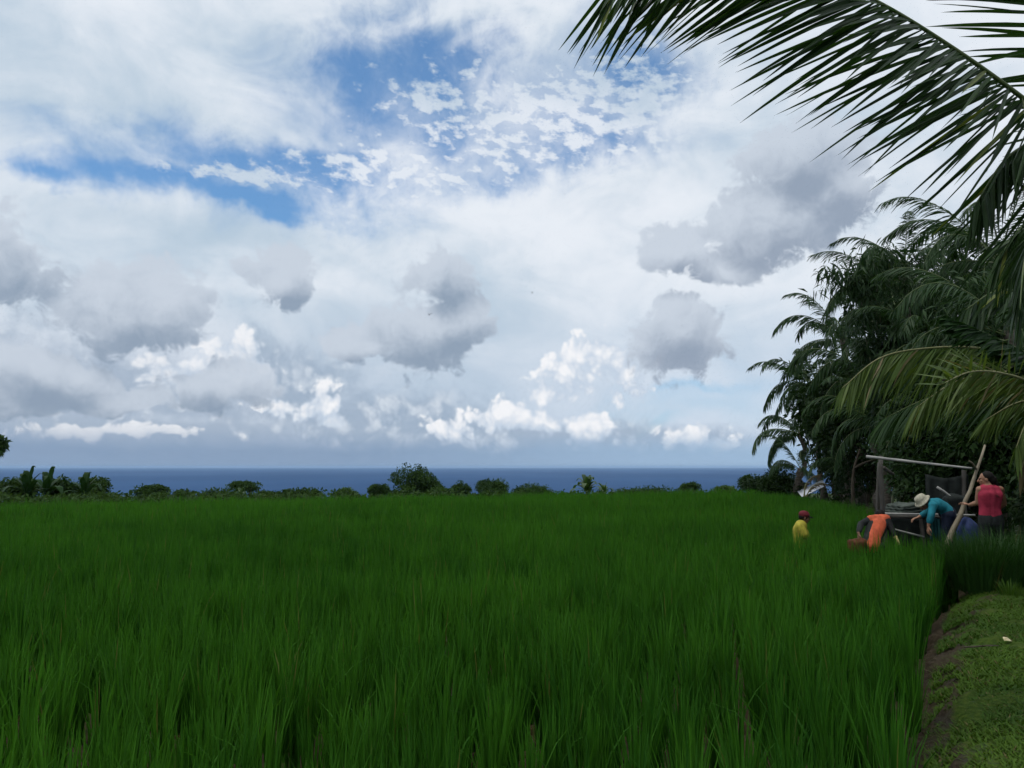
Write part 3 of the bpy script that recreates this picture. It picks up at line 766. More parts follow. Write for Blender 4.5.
near_frond([(1110, 415, 9.4), (1060, 385, 9.6), (1010, 372, 9.8), (960, 380, 10.0), (915, 408, 10.1)], 84, 0.72, 0.0145, 68, 52, 0.3, 13, 'palm_pale', rm='rachis_pale', **kw)
near_frond([(1110, 415, 9.4), (1075, 405, 9.0), (1048, 408, 8.7), (1026, 424, 8.5), (1016, 448, 8.4)], 50, 0.42, 0.020, 62, 46, 0.35, 14, 'palm_pale', rm='rachis_pale', **kw)
near_frond([(1110, 415, 9.4), (1075, 425, 9.0), (1050, 428, 8.8), (1030, 442, 8.7), (1022, 468, 8.7)], 44, 0.45, 0.018, 60, 44, 0.4, 15, 'palm_dry', rm='rachis_pale', label='dry brown frond', **kw)
near_frond([(1110, 415, 9.4), (1080, 340, 9.3), (1040, 300, 9.2), (1000, 290, 9.1), (965, 310, 9.0)], 56, 0.75, 0.022, 60, 50, 0.3, 16, 'palm_near', **kw)
near_frond([(1110, 415, 9.4), (1090, 330, 9.8), (1060, 265, 10.2), (1030, 235, 10.6), (1000, 240, 10.9)], 50, 0.8, 0.022, 60, 50, 0.3, 17, 'palm_near', **kw)
near_frond([(1110, 415, 9.4), (1050, 398, 9.9), (990, 392, 10.3), (930, 398, 10.7), (885, 418, 11.0)], 84, 0.72, 0.015, 68, 52, 0.3, 21, 'palm', rm='rachis', **kw)
near_frond([(1110, 415, 9.4), (1060, 400, 9.5), (1020, 402, 9.6), (985, 420, 9.7)], 60, 0.5, 0.014, 62, 52, 0.3, 22, 'palm_pale', rm='rachis_pale', **kw)
near_frond([(1110, 415, 9.4), (1200, 350, 9.6), (1290, 350, 9.8), (1340, 400, 10)], 44, 0.8, 0.024, 60, 50, 0.3, 18, 'palm_pale', rm='rachis_pale', **kw)
near_frond([(1125, 405, 9.2), (1070, 378, 8.9), (1020, 350, 8.7), (980, 331, 8.5), (946, 318, 8.4)], 70, 0.62, 0.034, 72, 30, 0.22, 19, 'banana_dark', origin=rx2, parent=root2, segs=5, fold=True, tip_len=0.2, label='dense dark young frond pointing left')

# ---------------------------------------------------------------- palms standing in the thicket along the bank
fm_big = frond_meshes('big', 3.6, 0.75, 74, 0.019, M['palm'], M['rachis'], 3)
fm_far = frond_meshes('far', 3.2, 0.70, 56, 0.024, M['palm'], M['rachis'], 3)
G = 'coconut palms in the thicket'
for px, py, Y, ms, n, sc, sd, gx, lab in [
    (1000, 258, 19.0, fm_big, 24, 0.85, 21, 0.9, 'tall dark coconut palm, highest of the thicket'),
    (905, 300, 25.0, fm_big, 18, 0.9, 22, 0.6, 'coconut palm half hidden behind drooping bamboo leaves'),
    (842, 338, 33.0, fm_far, 18, 1.0, 23, 0.7, 'coconut palm with drooping crown at the left shoulder of the thicket'),
    (812, 385, 38.0, fm_far, 18, 1.0, 24, 0.5, 'coconut palm reaching one long frond out to the left over the sea'),
    (800, 432, 42.0, fm_far, 17, 0.95, 25, 0.2, 'coconut palm low behind the leaning palm at the thicket end'),
    (868, 372, 29.0, fm_far, 16, 0.9, 26, 0.4, 'coconut palm in the middle of the dark thicket'),
    (1010, 330, 16.0, fm_big, 16, 0.75, 27, 0.3, 'coconut palm directly behind the pale drooping fronds'),
    (940, 352, 20.0, fm_big, 16, 0.70, 28, 0.5, 'coconut palm whose crown opens above the pale fronds'),
    (880, 420, 24.5, fm_far, 14, 0.75, 29, 0.3, 'low coconut palm behind the grey dead stem'),
    (850, 462, 34.5, fm_far, 12, 0.70, 32, 0.2, 'squat coconut palm above the pale sheet'),
    (905, 265, 27.0, fm_far, 16, 0.85, 33, 0.6, 'coconut palm peering over the bamboo at the thicket top'),
    (960, 425, 18.2, fm_big, 13, 0.62, 34, 0.3, 'low coconut palm behind the shelter crossbar'),
    (838, 395, 34.0, fm_far, 14, 0.85, 35, 0.3, 'coconut palm in the middle of the thicket edge'),
]:
    c = at(px, py, Y); z0 = 0 + float(drop(np.array(c.x), np.array(Y)))
    palm(c, (c.x + gx, Y + 0.3, z0), ms, n, lab, G, seed=sd, scale=sc, az0=sd * 0.7)
# the short leaning palm at the field's corner: pale trunk, fronds thrown out to the left
c = at(800, 468, 40.0); rl = palm(c, (at(792, 492, 40).x, 40.0, float(drop(np.array(15.0), np.array(40.0))) - 0.1), fm_far, 9, 'short palm with pale trunk leaning at the field corner', G, seed=31, scale=0.75, az0=2.6, r=0.16)

# one long frond standing clear of the crowns
T = 'broad-leaved trees of the thicket'
for px, py, Y, rx_, ry_, rz_, n, per, sd, lab, lf in [
    (985, 400, 21.0, 2.8, 2.5, 3.4, 230, 44, 41, 'dark bushy tree behind the shelter', 0.24),
    (915, 385, 26.5, 2.6, 2.2, 2.9, 190, 44, 42, 'dense dark tree left of the shelter', 0.24),
    (868, 425, 31.5, 2.2, 2.2, 2.6, 160, 44, 43, 'dark round tree behind the leaning grey post', 0.24),
    (828, 425, 38.0, 1.8, 2.2, 2.6, 130, 40, 44, 'dark tree above the pale board', 0.26),
    (1040, 320, 24.0, 3.2, 2.5, 3.4, 200, 44, 45, 'tall dark tree behind the near palm', 0.26),
    (940, 310, 27.0, 2.6, 2.5, 2.2, 150, 44, 46, 'high dark crown beneath the tallest palm', 0.24),
]:
    c = at(px, py, Y); z0 = float(drop(np.array(c.x), np.array(Y)))
    tree((c.x + 0.3, Y, z0), c.z - z0, c, (rx_, ry_, rz_), lab, 'tree', T, 'tree', n, per, lf, 0.55, sd, 0.17)

# bamboo: arching culms with hanging leaf sprays
def bamboo(base, tips, label, seed):
    rg = np.random.default_rng(seed); base = np.array(base, float)
    root = empty('bamboo_clump', base); tag(root, label, 'bamboo')
    lm = MB()
    for i, tp in enumerate(tips):
        tp = np.array(tp) - base; b0 = rg.normal(0, 0.25, 3) * [1, 1, 0]
        mid = b0 * 0.4 + tp * [0.45, 0.45, 0] + [0, 0, tp[2] * 0.72]
        top = tp + [-0.35 * (tp[0] - b0[0]) * 0.6, 0, 0.28]
        path = smooth_path([b0, mid, top, tp], 24)
        mb = MB(); mb.tube(path, np.linspace(0.035, 0.006, 24), 6); mb.build('culm', M['culm'], root)
        k = rg.integers(10, 24, 46)
        cs = path[k] + rg.normal(0, 0.32, (46, 3)) * [1, 1, 0.7]
        leaf_cloud(lm, cs, np.full(46, 0.26), 20, 0.30, rg, 0.17, droop=0.9)
    lm.build('foliage', M['bamboo'], root)
bb = at(900, 480, 22.0)
bamboo((bb.x, 22.0, 0), [at(834, 283, 21.5), at(852, 268, 21.3), at(880, 268, 21.6), at(905, 282, 22), at(930, 292, 22.3), at(862, 310, 21.4), at(890, 330, 21.2)], 'bamboo clump arching above the dark trees with hanging leaves', 61)
bb = at(1000, 480, 17.0)
bamboo((bb.x, 17.0, 0), [at(985, 300, 16.5), at(955, 330, 16.2), at(1015, 305, 16.8), at(930, 350, 16.3)], 'bamboo spray behind the pale palm fronds', 62)

# undergrowth that closes the foot of the thicket
U = 'undergrowth bushes at the foot of the thicket'
for px, py, Y, rx_, rz_, sd, lab in [
    (1072, 520, 11.8, 0.85, 1.15, 71, 'dark bush right of the woman in red'),
    (1022, 455, 15.5, 1.2, 1.5, 72, 'tall dark bush behind the woman in red'),
    (955, 465, 17.0, 1.5, 1.4, 73, 'dark bush behind the leaning shelter pole'),
    (900, 470, 18.5, 1.4, 1.1, 74, 'grey-green bush framed by the shelter posts'),
    (866, 478, 32.0, 2.0, 1.5, 75, 'dark bush behind the grey dead stem'),
    (840, 478, 36.5, 2.0, 1.5, 76, 'dark low bush right of the pale board'),
    (790, 487, 41.0, 1.6, 0.9, 77, 'low bush at the foot of the leaning palm'),
    (765, 488, 46.0, 1.8, 0.7, 78, 'low bush closing the field corner beside the sea'),
]:
    c = at(px, py, Y); z0 = float(drop(np.array(c.x), np.array(Y)))
    tree((c.x, Y, z0), max(0.4, c.z - z0), c, (rx_, rx_ * 0.9, rz_), lab, 'bush', U, 'tree' if sd != 74 else 'bamboo', 150, 44, 0.14, 0.4, sd, 0.05, droop=0.1, name='bush', lobes=5)

# ---------------------------------------------------------------- plants along the far edge of the field
def far_tree(px, ptop, pbot, w, Y, label, seed, mat='far', group=None, flat=1.0, n=90, per=30, name='broadleaf_tree', cat='tree', trunk_px=0, leaf=0.22):
    n, per, w, ptop = int(n * 1.6), int(per * 1.4), w * 0.95, ptop + 0.12 * (pbot - ptop)
    c = at(px, (ptop + pbot) / 2, Y); k = Y / F
    rz = (pbot - ptop) / 2 * k; rx_ = w / 2 * k
    z0 = float(MUD_Z + drop(np.array(c.x), np.array(Y)) - 0.25)
    z0 = min(z0, c.z - rz * 0.9)
    tree((c.x, Y, z0), c.z - z0, c, (rx_, rx_, rz), label, cat, group, mat, n, per, leaf, rx_ * 0.13 + 0.12, seed, 0.1 + rx_ * 0.03, name=name, droop=0.0)
far_tree(-13, 426, 470, 46, 60, 'dark treetop at the left rim above the sea', 201, n=80, leaf=0.35)
far_tree(417, 467, 502, 56, 75, 'big round dark tree alone against the sea', 202, n=170, per=40)
far_tree(379, 481, 500, 20, 72, 'small round tree left of the big round tree', 203, n=60)
far_tree(437, 484, 500, 22, 73, 'low bush tucked right of the big round tree', 204, n=60, name='bush', cat='bush')
far_tree(490, 478, 500, 34, 80, 'wide dark tree right of the big round tree', 205, n=110)
far_tree(462, 482, 500, 24, 80, 'greener tree merging into the wide dark tree', 206, 'far', n=80)
far_tree(150, 483, 502, 34, 62, 'dark round tree right of the banana clump', 207, n=90)
far_tree(184, 489, 502, 20, 62, 'small dark bush in the gap before the umbrella tree', 208, n=50, name='bush', cat='bush')
far_tree(250, 481, 491, 40, 70, 'flat-topped umbrella tree with thin crown', 209, n=60, per=22)
far_tree(222, 491, 502, 40, 58, 'low bushes under the umbrella tree', 210, n=70, name='bush', cat='bush')
far_tree(302, 490, 503, 42, 56, 'low dark bush with level top between two gaps', 211, n=80, name='bush', cat='bush')
far_tree(345, 488, 501, 26, 60, 'lighter green bush left of the small round tree', 212, 'far_pale', n=60, name='bush', cat='bush')
far_tree(535, 486, 499, 44, 70, 'low dark bush line between wide tree and banana', 213, n=80, name='bush', cat='bush')
far_tree(640, 488, 497, 60, 75, 'long low bush right of the bright banana plant', 214, n=80, name='bush', cat='bush')
far_tree(690, 483, 495, 28, 85, 'dark bush with small hump near the right end', 215, n=60, name='bush', cat='bush')
far_tree(725, 484, 495, 24, 62, 'pale green bush at the right end of the field edge', 216, 'far_pale', n=60, name='bush', cat='bush')
far_tree(748, 476, 490, 14, 62, 'small dark sapling by the field corner', 217, n=40)
far_tree(65, 477, 505, 54, 50, 'dark bush between the banana plants at left', 218, n=90, name='bush', cat='bush')
far_tree(15, 478, 505, 50, 50, 'green bush at the left end of the field edge', 219, n=90, name='bush', cat='bush')
far_tree(97, 479, 504, 36, 52, 'dark bush at the right foot of the banana clump', 220, n=80, name='bush', cat='bush')
far_tree(270, 492, 502, 30, 60, 'small low bush right of the umbrella tree', 221, n=50, name='bush', cat='bush')
def far_banana(px, ptop, pbot, Y, n, label, seed, mat='banana', spread=1.0):
    b = at(px, pbot, Y); h = (pbot - ptop) * Y / F
    z = b.z; banana((b.x, Y, z), h * 1.10, n, label, seed, mat, spread=spread, lw=0.22 if 'dark' in mat else 0.3)
far_banana(26, 466, 508, 47, 9, 'tall upright banana plant at far left', 301, 'banana_dark', 0.75)
far_banana(46, 467, 508, 48, 7, 'banana plant with one leaf slanting right', 302, 'banana_dark', 0.85)
far_banana(84, 470, 508, 49, 8, 'banana plant at the right of the left clump', 303, 'banana_dark', 0.75)
far_banana(587, 474, 500, 55, 14, 'bright green banana plant standing alone', 304, 'banana', 1.0)
far_banana(604, 483, 500, 56, 10, 'short banana plant beside the bright one', 305, 'banana', 1.1)
far_banana(240, 487, 504, 50, 7, 'small banana plant under the umbrella tree', 306, 'banana', 0.9)

# low scrub that runs on along the far edge between the trees
rg = np.random.default_rng(404); N = 560
px = 1.0 * rg.uniform(-60, 770, N); Y = rg.uniform(0, 1, N)
cs, rs = [], []
for p_, q_ in zip(px, Y):
    x_ = (p_ - 512) / F * 55; e_ = float(edge(np.array((p_ - 512) / F * 40)))
    yy = e_ + 3 + 16 * q_
    top = 496.5 - 5.5 * vnoise(np.array([p_]), np.array([3.0]), 34, 41)[0] - 5.0 * vnoise(np.array([p_]), np.array([9.0]), 11, 43)[0] + 2.0 * q_
    top += 4.5 * (p_ < 330) + 1.5 * (330 <= p_ < 560)
    r_ = rg.uniform(0.35, 1.0); c_ = np.array(at(p_, top - 3.5 * (rg.random() < 0.25), yy)) - [0, 0, r_ * 0.75]
    cs.append(c_); rs.append(r_)
mb = MB(); leaf_cloud(mb, np.array(cs), np.array(rs), 60, 0.24, rg, droop=0.0)
o = mb.build('undergrowth', M['far']); tag(o, 'low green scrub along the far edge of the field', 'scrub', kind='stuff')
# ---------------------------------------------------------------- bamboo shelter
def rel(o, *pp): return [np.array(at(*p)) - np.array(o) for p in pp]
S0 = (at(930, 560, 13.6).x, 13.6, 0.0)
sh = empty('bamboo_shelter', S0); tag(sh, 'open shelter of bamboo poles with a low slatted platform', 'shelter')
def pole(name, p0, p1, r0, r1, mat, parent, o, wob=0.01, n=10, seed=0):
    rg = np.random.default_rng(seed)
    a, b = np.array(p0), np.array(p1); t = np.linspace(0, 1, n)[:, None]
    pts = a * (1 - t) + b * t + np.cumsum(rg.normal(0, wob, (n, 3)), 0) * np.sin(np.pi * t) * [1, 1, 0.3]
    rr = np.linspace(r0, r1, n) * (1 + 0.06 * (np.arange(n) % 3 == 0))
    mb = MB(); mb.tube(pts, rr, 10); return mb.build(name, M[mat], parent)
a, b = rel(S0, (887, 560, 13.6), (881, 456, 13.6)); a[2] = -0.1; pole('post', a, b, 0.045, 0.036, 'pole_grey', sh, S0, seed=1)
a, b = rel(S0, (880, 560, 14.3), (879, 462, 14.3)); a[2] = -0.1; pole('post', a, b, 0.026, 0.022, 'pole_grey', sh, S0, seed=2)
a, b = rel(S0, (866, 456.5, 13.55), (972, 468.5, 12.9)); pole('crossbar', a, b, 0.026, 0.018, 'pole_white', sh, S0, 0.006, seed=3)
a, b = rel(S0, (944, 553, 12.5), (985, 445, 13.1)); a = a + (a - b) * 0.14; pole('leaning_pole', a, b, 0.054, 0.016, 'pole', sh, S0, 0.008, 14, seed=4)
mb = MB(); mb.tube(rel(S0, (977, 470, 12.95), (972, 463, 12.8), (969, 461, 12.75)), [0.02, 0.016, 0.01], 6); mb.build('peg', M['pole'], sh)
# roof frame's far side and platform
a, b = rel(S0, (968, 560, 15.2), (964, 470, 15.2)); a[2] = -0.1; pole('post', a, b, 0.045, 0.04, 'pole_grey', sh, S0, seed=5)
a, b = rel(S0, (884, 468, 13.7), (893, 474, 15.4)); pole('crossbar', a, b, 0.035, 0.03, 'pole_grey', sh, S0, seed=6)
X0, X1 = at(884, 514, 13.5).x - S0[0], at(968, 514, 13.5).x - S0[0]; ZP = at(884, 514, 13.5).z
rg = np.random.default_rng(77); mb = MB()
for i in range(16):
    yy = -0.02 + i * 0.095
    xo = 0.5 * yy
    mb.tube([(X0 + xo + rg.normal(0, 0.02), yy, ZP - 0.05), ((X0 + X1) / 2 + xo, yy + rg.normal(0, .006), ZP - 0.055), (X1 + xo + rg.normal(0, 0.02), yy, ZP - 0.05)], [0.038, 0.036, 0.034], 8, rg.random())
mb.build('platform', M['pole_grey'], sh)
pole('rail', (X0 - 0.05, -0.13, ZP + 0.01), (X1 + 0.1, -0.13, ZP - 0.02), 0.02, 0.017, 'pole_white', sh, S0, 0.004, seed=8)
a, b = rel(S0, (893, 529, 13.4), (924, 537, 13.4)); pole('brace', a, b, 0.018, 0.014, 'pole_white', sh, S0, 0.004, seed=9)
for i, (x_, y_) in enumerate(((X0 + .05, -.05), (X1 - .1, -.05), (X0 + .75, 1.4), (X1 + .55, 1.4), ((X0 + X1) / 2 - 0.1, -0.08))):
    pole('leg', (x_ + 0.03, y_, -0.1), (x_, y_, ZP - 0.08), 0.04, 0.035, 'pole_grey', sh, S0, seed=20 + i)

def cloth_mat(name, c1, c2, rough=0.85, scale=9):
    return rough_mat(name, c1, c2, scale, rough, 0.15, 0.25)
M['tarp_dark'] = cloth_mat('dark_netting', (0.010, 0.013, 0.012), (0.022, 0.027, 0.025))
M['tarp_grey'] = cloth_mat('grey_green_sheet', (0.045, 0.058, 0.048), (0.075, 0.09, 0.075))
M['white_sack'] = cloth_mat('white_sacking', (0.45, 0.44, 0.38), (0.70, 0.69, 0.62))
M['blue_sack'] = cloth_mat('blue_plastic', (0.014, 0.026, 0.085), (0.028, 0.045, 0.12), 0.7)
M['grey_bag'] = cloth_mat('grey_bag', (0.10, 0.085, 0.07), (0.19, 0.165, 0.14))
M['board'] = rough_mat('pale_sheet', (0.42, 0.46, 0.52), (0.60, 0.63, 0.68), 3, 0.45, 0.4)

def drape(name, path, depth, mat, seed, nu=26, nv=12, amp=0.04, parent=None):
    """hanging cloth: a top line and a drop, with folds and a real thickness"""
    rg = np.random.default_rng(seed); top = smooth_path(path, nu); v = []
    ph = rg.random(4) * 6
    for j in range(nv):
        s = j / (nv - 1)
        for i in range(nu):
            u = i / (nu - 1)
            f = amp * s ** 0.6 * (math.sin(u * 19 + ph[0]) + 0.6 * math.sin(u * 31 + ph[1] + s * 2) + 0.4 * math.sin(u * 7 + ph[2]))
            v.append(top[i] + np.array([0.4 * f, f, -depth * s * (1 + 0.12 * math.sin(u * 9 + ph[3]))]))
    v = np.array(v); f = [(j * nu + i, j * nu + i + 1, (j + 1) * nu + i + 1, (j + 1) * nu + i) for j in range(nv - 1) for i in range(nu - 1)]
    o = mesh_obj(name, v, f, M[mat], parent)
    md = o.modifiers.new('thickness', 'SOLIDIFY'); md.thickness = 0.008
    return o
def tagged(o, label, cat, group=None): return tag(o, label, cat, group)
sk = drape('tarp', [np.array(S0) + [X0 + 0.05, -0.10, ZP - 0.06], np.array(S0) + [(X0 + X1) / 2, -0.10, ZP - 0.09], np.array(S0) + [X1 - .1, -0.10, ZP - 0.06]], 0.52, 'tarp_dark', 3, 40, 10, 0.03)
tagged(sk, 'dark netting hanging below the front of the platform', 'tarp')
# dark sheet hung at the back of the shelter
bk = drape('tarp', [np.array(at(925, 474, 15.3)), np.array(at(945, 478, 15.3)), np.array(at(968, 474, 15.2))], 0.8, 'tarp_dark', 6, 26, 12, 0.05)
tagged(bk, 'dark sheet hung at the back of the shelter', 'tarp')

def lump(name, c, size, mat, seed, label, cat, pinch=0.0, rot=0.0, amp=0.08, tilt=0.0, ties=False):
    """filled sack: a rounded box with bulges and a gathered neck"""
    rg = np.random.default_rng(seed); ph = rg.random((6, 3)) * 6
    def fn(v):
        u = np.sign(v) * np.abs(v / np.array(size)) ** 0.62 * np.array(size)
        d = sum(np.sin((v / np.array(size)) @ (rg.normal(size=3) * 2.2) + ph[i, 0])[:, None] for i in range(6)) / 6
        u = u * (1 + amp * 2 * d)
        if pinch:
            t = np.clip((v[:, 2] / size[2] - 0.45) / 0.55, 0, 1)[:, None]
            u[:, :2] *= (1 - pinch * np.sin(t * np.pi * 0.62) ** 2)
        return u
    mb = MB(); mb.sphere((0, 0, 0), size, 26, 18, 0.5, 0, fn)
    o = mb.build(name, M[mat]); o.location = c; o.rotation_euler = (0, tilt, rot)
    return tag(o, label, cat)
c = at(911, 505, 13.9)
# folded sheet lying on the platform
mb = MB(); rgx = np.random.default_rng(4)
for k_ in range(4):
    nu, nv = 20, 10; v = []
    w, d = 0.36 - 0.02 * k_, 0.30
    for j in range(nv):
        for i in range(nu):
            u, s = i / (nu - 1) * 2 - 1, j / (nv - 1) * 2 - 1
            v.append((u * w, s * d, 0.05 * k_ + 0.02 + 0.012 * math.sin(u * 7 + k_) + 0.012 * math.sin(s * 9 + 2 * k_) - 0.05 * abs(u) ** 5))
    f = [(j * nu + i, j * nu + i + 1, (j + 1) * nu + i + 1, (j + 1) * nu + i) for j in range(nv - 1) for i in range(nu - 1)]
    mb.add(v, f, 0.5)
    ring = [j * nu for j in range(nv)]
o = mb.build('folded_tarp', M['tarp_grey']); o.modifiers.new('thickness', 'SOLIDIFY').thickness = 0.035
o.location = (at(911, 513, 13.9).x, 13.9, ZP - 0.01); tag(o, 'grey-green folded sheet lying on the platform', 'tarp')
c = at(967, 533, 12.75); lump('sack', (c.x, 12.75, 0.40), (0.155, 0.15, 0.44), 'blue_sack', 5, 'blue plastic sack standing beside the woman in red', 'sack', 0.3, 0.3, 0.14)

c = at(929, 507, 13.75); lump('bag', (c.x, 13.75, ZP + 0.09), (0.15, 0.13, 0.12), 'grey_bag', 15, 'grey-brown bag on the platform beside the folded sheet', 'bag', 0.3, 0.5, 0.14)
c = at(954, 503, 14.0); lump('bag', (c.x, 14.0, ZP + 0.14), (0.20, 0.16, 0.19), 'tarp_dark', 16, 'dark bag on the platform behind the bending person', 'bag', 0.3, 0.2, 0.14)
a, b = [np.array(at(*q)) for q in ((937, 487, 13.95), (951, 497, 13.9))]; mb = MB(); mb.tube([a, (a + b) / 2 + [0, 0, 0.01], b, b + (b - a) * 0.5], [0.022, 0.02, 0.02, 0.018], 8); tag(mb.build('stick', M['pole_white']), 'short pale stick slanting out of the dark bag', 'stick')
# reddish bundle in the rice next to the stooping person
M['red_cloth'] = cloth_mat('rust_red_cloth', (0.06, 0.022, 0.012), (0.12, 0.04, 0.02))
c = at(857, 542, 13.0); lump('bundle', (c.x, 13.0, c.z - 0.06), (0.13, 0.12, 0.12), 'red_cloth', 8, 'rust-red bundle in the rice beside the stooping person', 'bundle', 0.2, 0.2, 0.12)

# pale board propped at the edge of the trees
mb = MB()
nu = 30; v = []
L_, W_ = 1.28, 0.34
for s in (0, 1):
    for j in range(2):
        for i in range(nu):
            u = i / (nu - 1); v.append((u * L_, j * W_, 0.018 * math.sin(u * 44) - 0.006 * s))
v = np.array(v); f = []
for s in (0, 1):
    b0 = s * 2 * nu
    f += [(b0 + i, b0 + i + 1, b0 + nu + i + 1, b0 + nu + i) if s == 0 else (b0 + i, b0 + nu + i, b0 + nu + i + 1, b0 + i + 1) for i in range(nu - 1)]
mb.add(v, f)
e = [(i, i + 1, 2 * nu + i + 1, 2 * nu + i) for i in range(nu - 1)] + [(nu + i, 3 * nu + i, 3 * nu + i + 1, nu + i + 1) for i in range(nu - 1)]
mb.f[4].append(np.array(e)); mb.m[4].append(np.zeros(len(e)))
o = mb.build('sheet', M['board']); bp_ = at(802, 497, 35.0); o.location = bp_
o.rotation_euler = Euler((R(50), R(-24), R(4))); tag(o, 'pale corrugated sheet propped at the foot of the thicket', 'metal sheet')

# dead frond arching above it
rt = empty('dead_frond', (bp_.x, 34.6, 0)); tag(rt, 'dry bent palm frond arching over the pale sheet', 'palm frond')
oo = np.array((bp_.x, 34.6, 0.0))
for k_, pth in enumerate(([(804, 497, 34.6), (806, 484, 34.6), (812, 477, 34.6), (821, 474, 34.6)], [(806, 497, 34.6), (812, 487, 34.5), (820, 483, 34.4), (827, 484, 34.4)])):
    a_, l_ = MB(), MB(); frond_geo(a_, l_, np.array(pix(pth)) - oo, 26, 0.28, 0.018, 60, 45, 0.3, 0.2, 0.04, np.random.default_rng(90 + k_), 2)
    f_ = a_.build('rachis', M['rachis_pale'], rt); l_.build('leaflets', M['palm_dry'], f_)

# grey leaning post with a broken branch, left of the shelter
P0 = at(852, 505, 29.5); pt = empty('dead_tree', (P0.x, 29.5, 0)); tag(pt, 'grey dead stem with a broken branch left of the shelter', 'dead tree')
oo = np.array((P0.x, 29.5, 0.0)); a, b2, c3 = [np.array(at(*q)) - oo for q in ((853, 500, 29.5), (854, 470, 29.5), (860, 449, 29.5))]
a[2] = -0.2; mb = MB(); mb.tube(smooth_path([a, b2, c3], 12), np.linspace(0.085, 0.04, 12), 8); mb.build('trunk', M['bark'], pt)
mb = MB(); mb.tube(smooth_path([np.array(at(*q)) - oo for q in ((855, 468, 29.5), (864, 463, 29.2), (876, 459, 29.0))], 8), np.linspace(0.06, 0.025, 8), 7); mb.build('branch', M['bark'], pt)

# ---------------------------------------------------------------- tall dark grass before the woman, plant and litter on the bank
def tuft(c, n, h, spread, seed, label, cat='grass tuft', group=None, mat='rushes', w=0.012, name='grass_tuft'):
    rg = np.random.default_rng(seed); az = rg.random(n) * 6.283; rad = np.stack([np.cos(az), np.sin(az), np.zeros(n)], 1)
    r0 = rad * (spread * np.sqrt(rg.random(n)))[:, None]; H = h * (0.55 + 0.5 * rg.random(n)); s = np.linspace(0, 1, 6)[None, :, None]
    ln = np.abs(rg.normal(0.18, 0.12, n)); bd = np.abs(rg.normal(0.15, 0.15, n))
    P = r0[:, None] + np.array([0, 0, 1.0]) * H[:, None, None] * (s - 0.3 * bd[:, None, None] * s ** 3) + rad[:, None] * H[:, None, None] * (ln[:, None, None] * s + bd[:, None, None] * s ** 3)
    W = np.stack([-np.sin(az), np.cos(az), np.zeros(n)], 1)[:, None] * (w * 0.5 * np.array([.7, 1, 1, .8, .5, .05]))[None, :, None]
    mb = MB(); strips(P, W, np.clip(rg.normal(0.4, 0.22, n), 0, 1), mb)
    o = mb.build(name, M[mat]); o.location = c; return tag(o, label, cat, group)
GT = 'tall dark grass in front of the woman in red'
for i, (px, Y, h, sp) in enumerate([(962, 10.9, 0.8, .22), (975, 10.6, 0.85, .25), (990, 10.7, 0.8, .25), (1004, 10.9, 0.75, .25), (982, 11.2, 0.9, .3), (998, 11.3, 0.9, .3), (953, 11.4, 0.75, .22), (1016, 11.4, 0.9, .3), (968, 11.6, .75, .25)]):
    g = at(px, 500, Y); tuft((g.x, Y, -0.05), 260, h, sp, 500 + i, 'tuft of tall dark grass growing in front of the woman in red', 'grass tuft', GT)
g = ground(1010, 596); tuft((g.x, g.y, -0.01), 90, 0.22, 0.14, 530, 'low yellow-green tuft on the bank under the dark bush', 'grass tuft', None, 'grass', 0.014)
# fallen leaf and twig on the grass
M['dead_leaf'] = rough_mat('fallen_leaf', (0.42, 0.36, 0.20), (0.60, 0.55, 0.36), 14, 0.7, 0.2)
g = ground(1010, 647); mb = MB(); broad_leaf(mb, [(0, 0, 0), (0.03, 0.01, 0.012), (0.07, 0.01, 0.012), (0.10, 0.0, 0.0)], 0.035, np.random.default_rng(9), cup=0.3, n=10)
o = mb.build('fallen_leaf', M['dead_leaf']); o.location = (g.x - 0.05, g.y, 0.055); o.rotation_euler = (0.35, 0.1, 0.4); o.modifiers.new('thickness', 'SOLIDIFY').thickness = 0.002
tag(o, 'pale yellow fallen leaf lying on the grass', 'leaf')
g = ground(985, 654); mb = MB(); mb.tube([(-.16, .04, .03), (-.06, 0, .045), (.05, .02, .05), (.16, .05, .04)], [.008, .008, .006, .004], 6); mb.tube([(-.02, .01, .047), (.04, -.05, .06)], [.005, .003], 5)
o = mb.build('twig', M['bark']); o.location = (g.x, g.y, 0.02); tag(o, 'dark twig lying on the grass beside the fallen leaf', 'twig')
# pale bent straw standing out of the rice
# ---------------------------------------------------------------- birds
M['bird'] = rough_mat('dark_feathers', (0.01, 0.01, 0.012), (0.03, 0.03, 0.032), 20, 0.7, 0.2)
def bird(p, s, az, flap, label):
    mb = MB(); mb.sphere((0, 0, 0), (0.11 * s, 0.035 * s, 0.035 * s), 10, 8)
    mb.sphere((0.11 * s, 0, 0.012 * s), (0.035 * s, 0.026 * s, 0.026 * s), 8, 6)
    mb.add(np.array([(-.08, -.02, 0), (-.08, .02, 0), (-.2, .05, .0), (-.2, -.05, 0)]) * s, [0, 1, 2, 3])
    for sg in (-1, 1):
        for k0 in (0, 1):
            y0, y1 = (0.02, 0.14) if k0 == 0 else (0.14, 0.30); z0, z1 = (0.01, 0.01 + flap * 0.12) if k0 == 0 else (0.01 + flap * 0.12, 0.01 + flap * 0.2)
            c0, c1 = (0.09, 0.08) if k0 == 0 else (0.08, 0.02)
            for dz in (0, -0.006):
                mb.add(np.array([(.06, sg * y0, z0 + dz), (.05, sg * y1, z1 + dz), (.05 - c1, sg * y1, z1 + dz), (.06 - c0 * 1.2, sg * y0, z0 + dz)]) * s, [0, 1, 2, 3])
    o = mb.build('bird', M['bird']); o.location = p; o.rotation_euler = (0.3, 0.1, az); return tag(o, label, 'bird', 'birds in the sky')
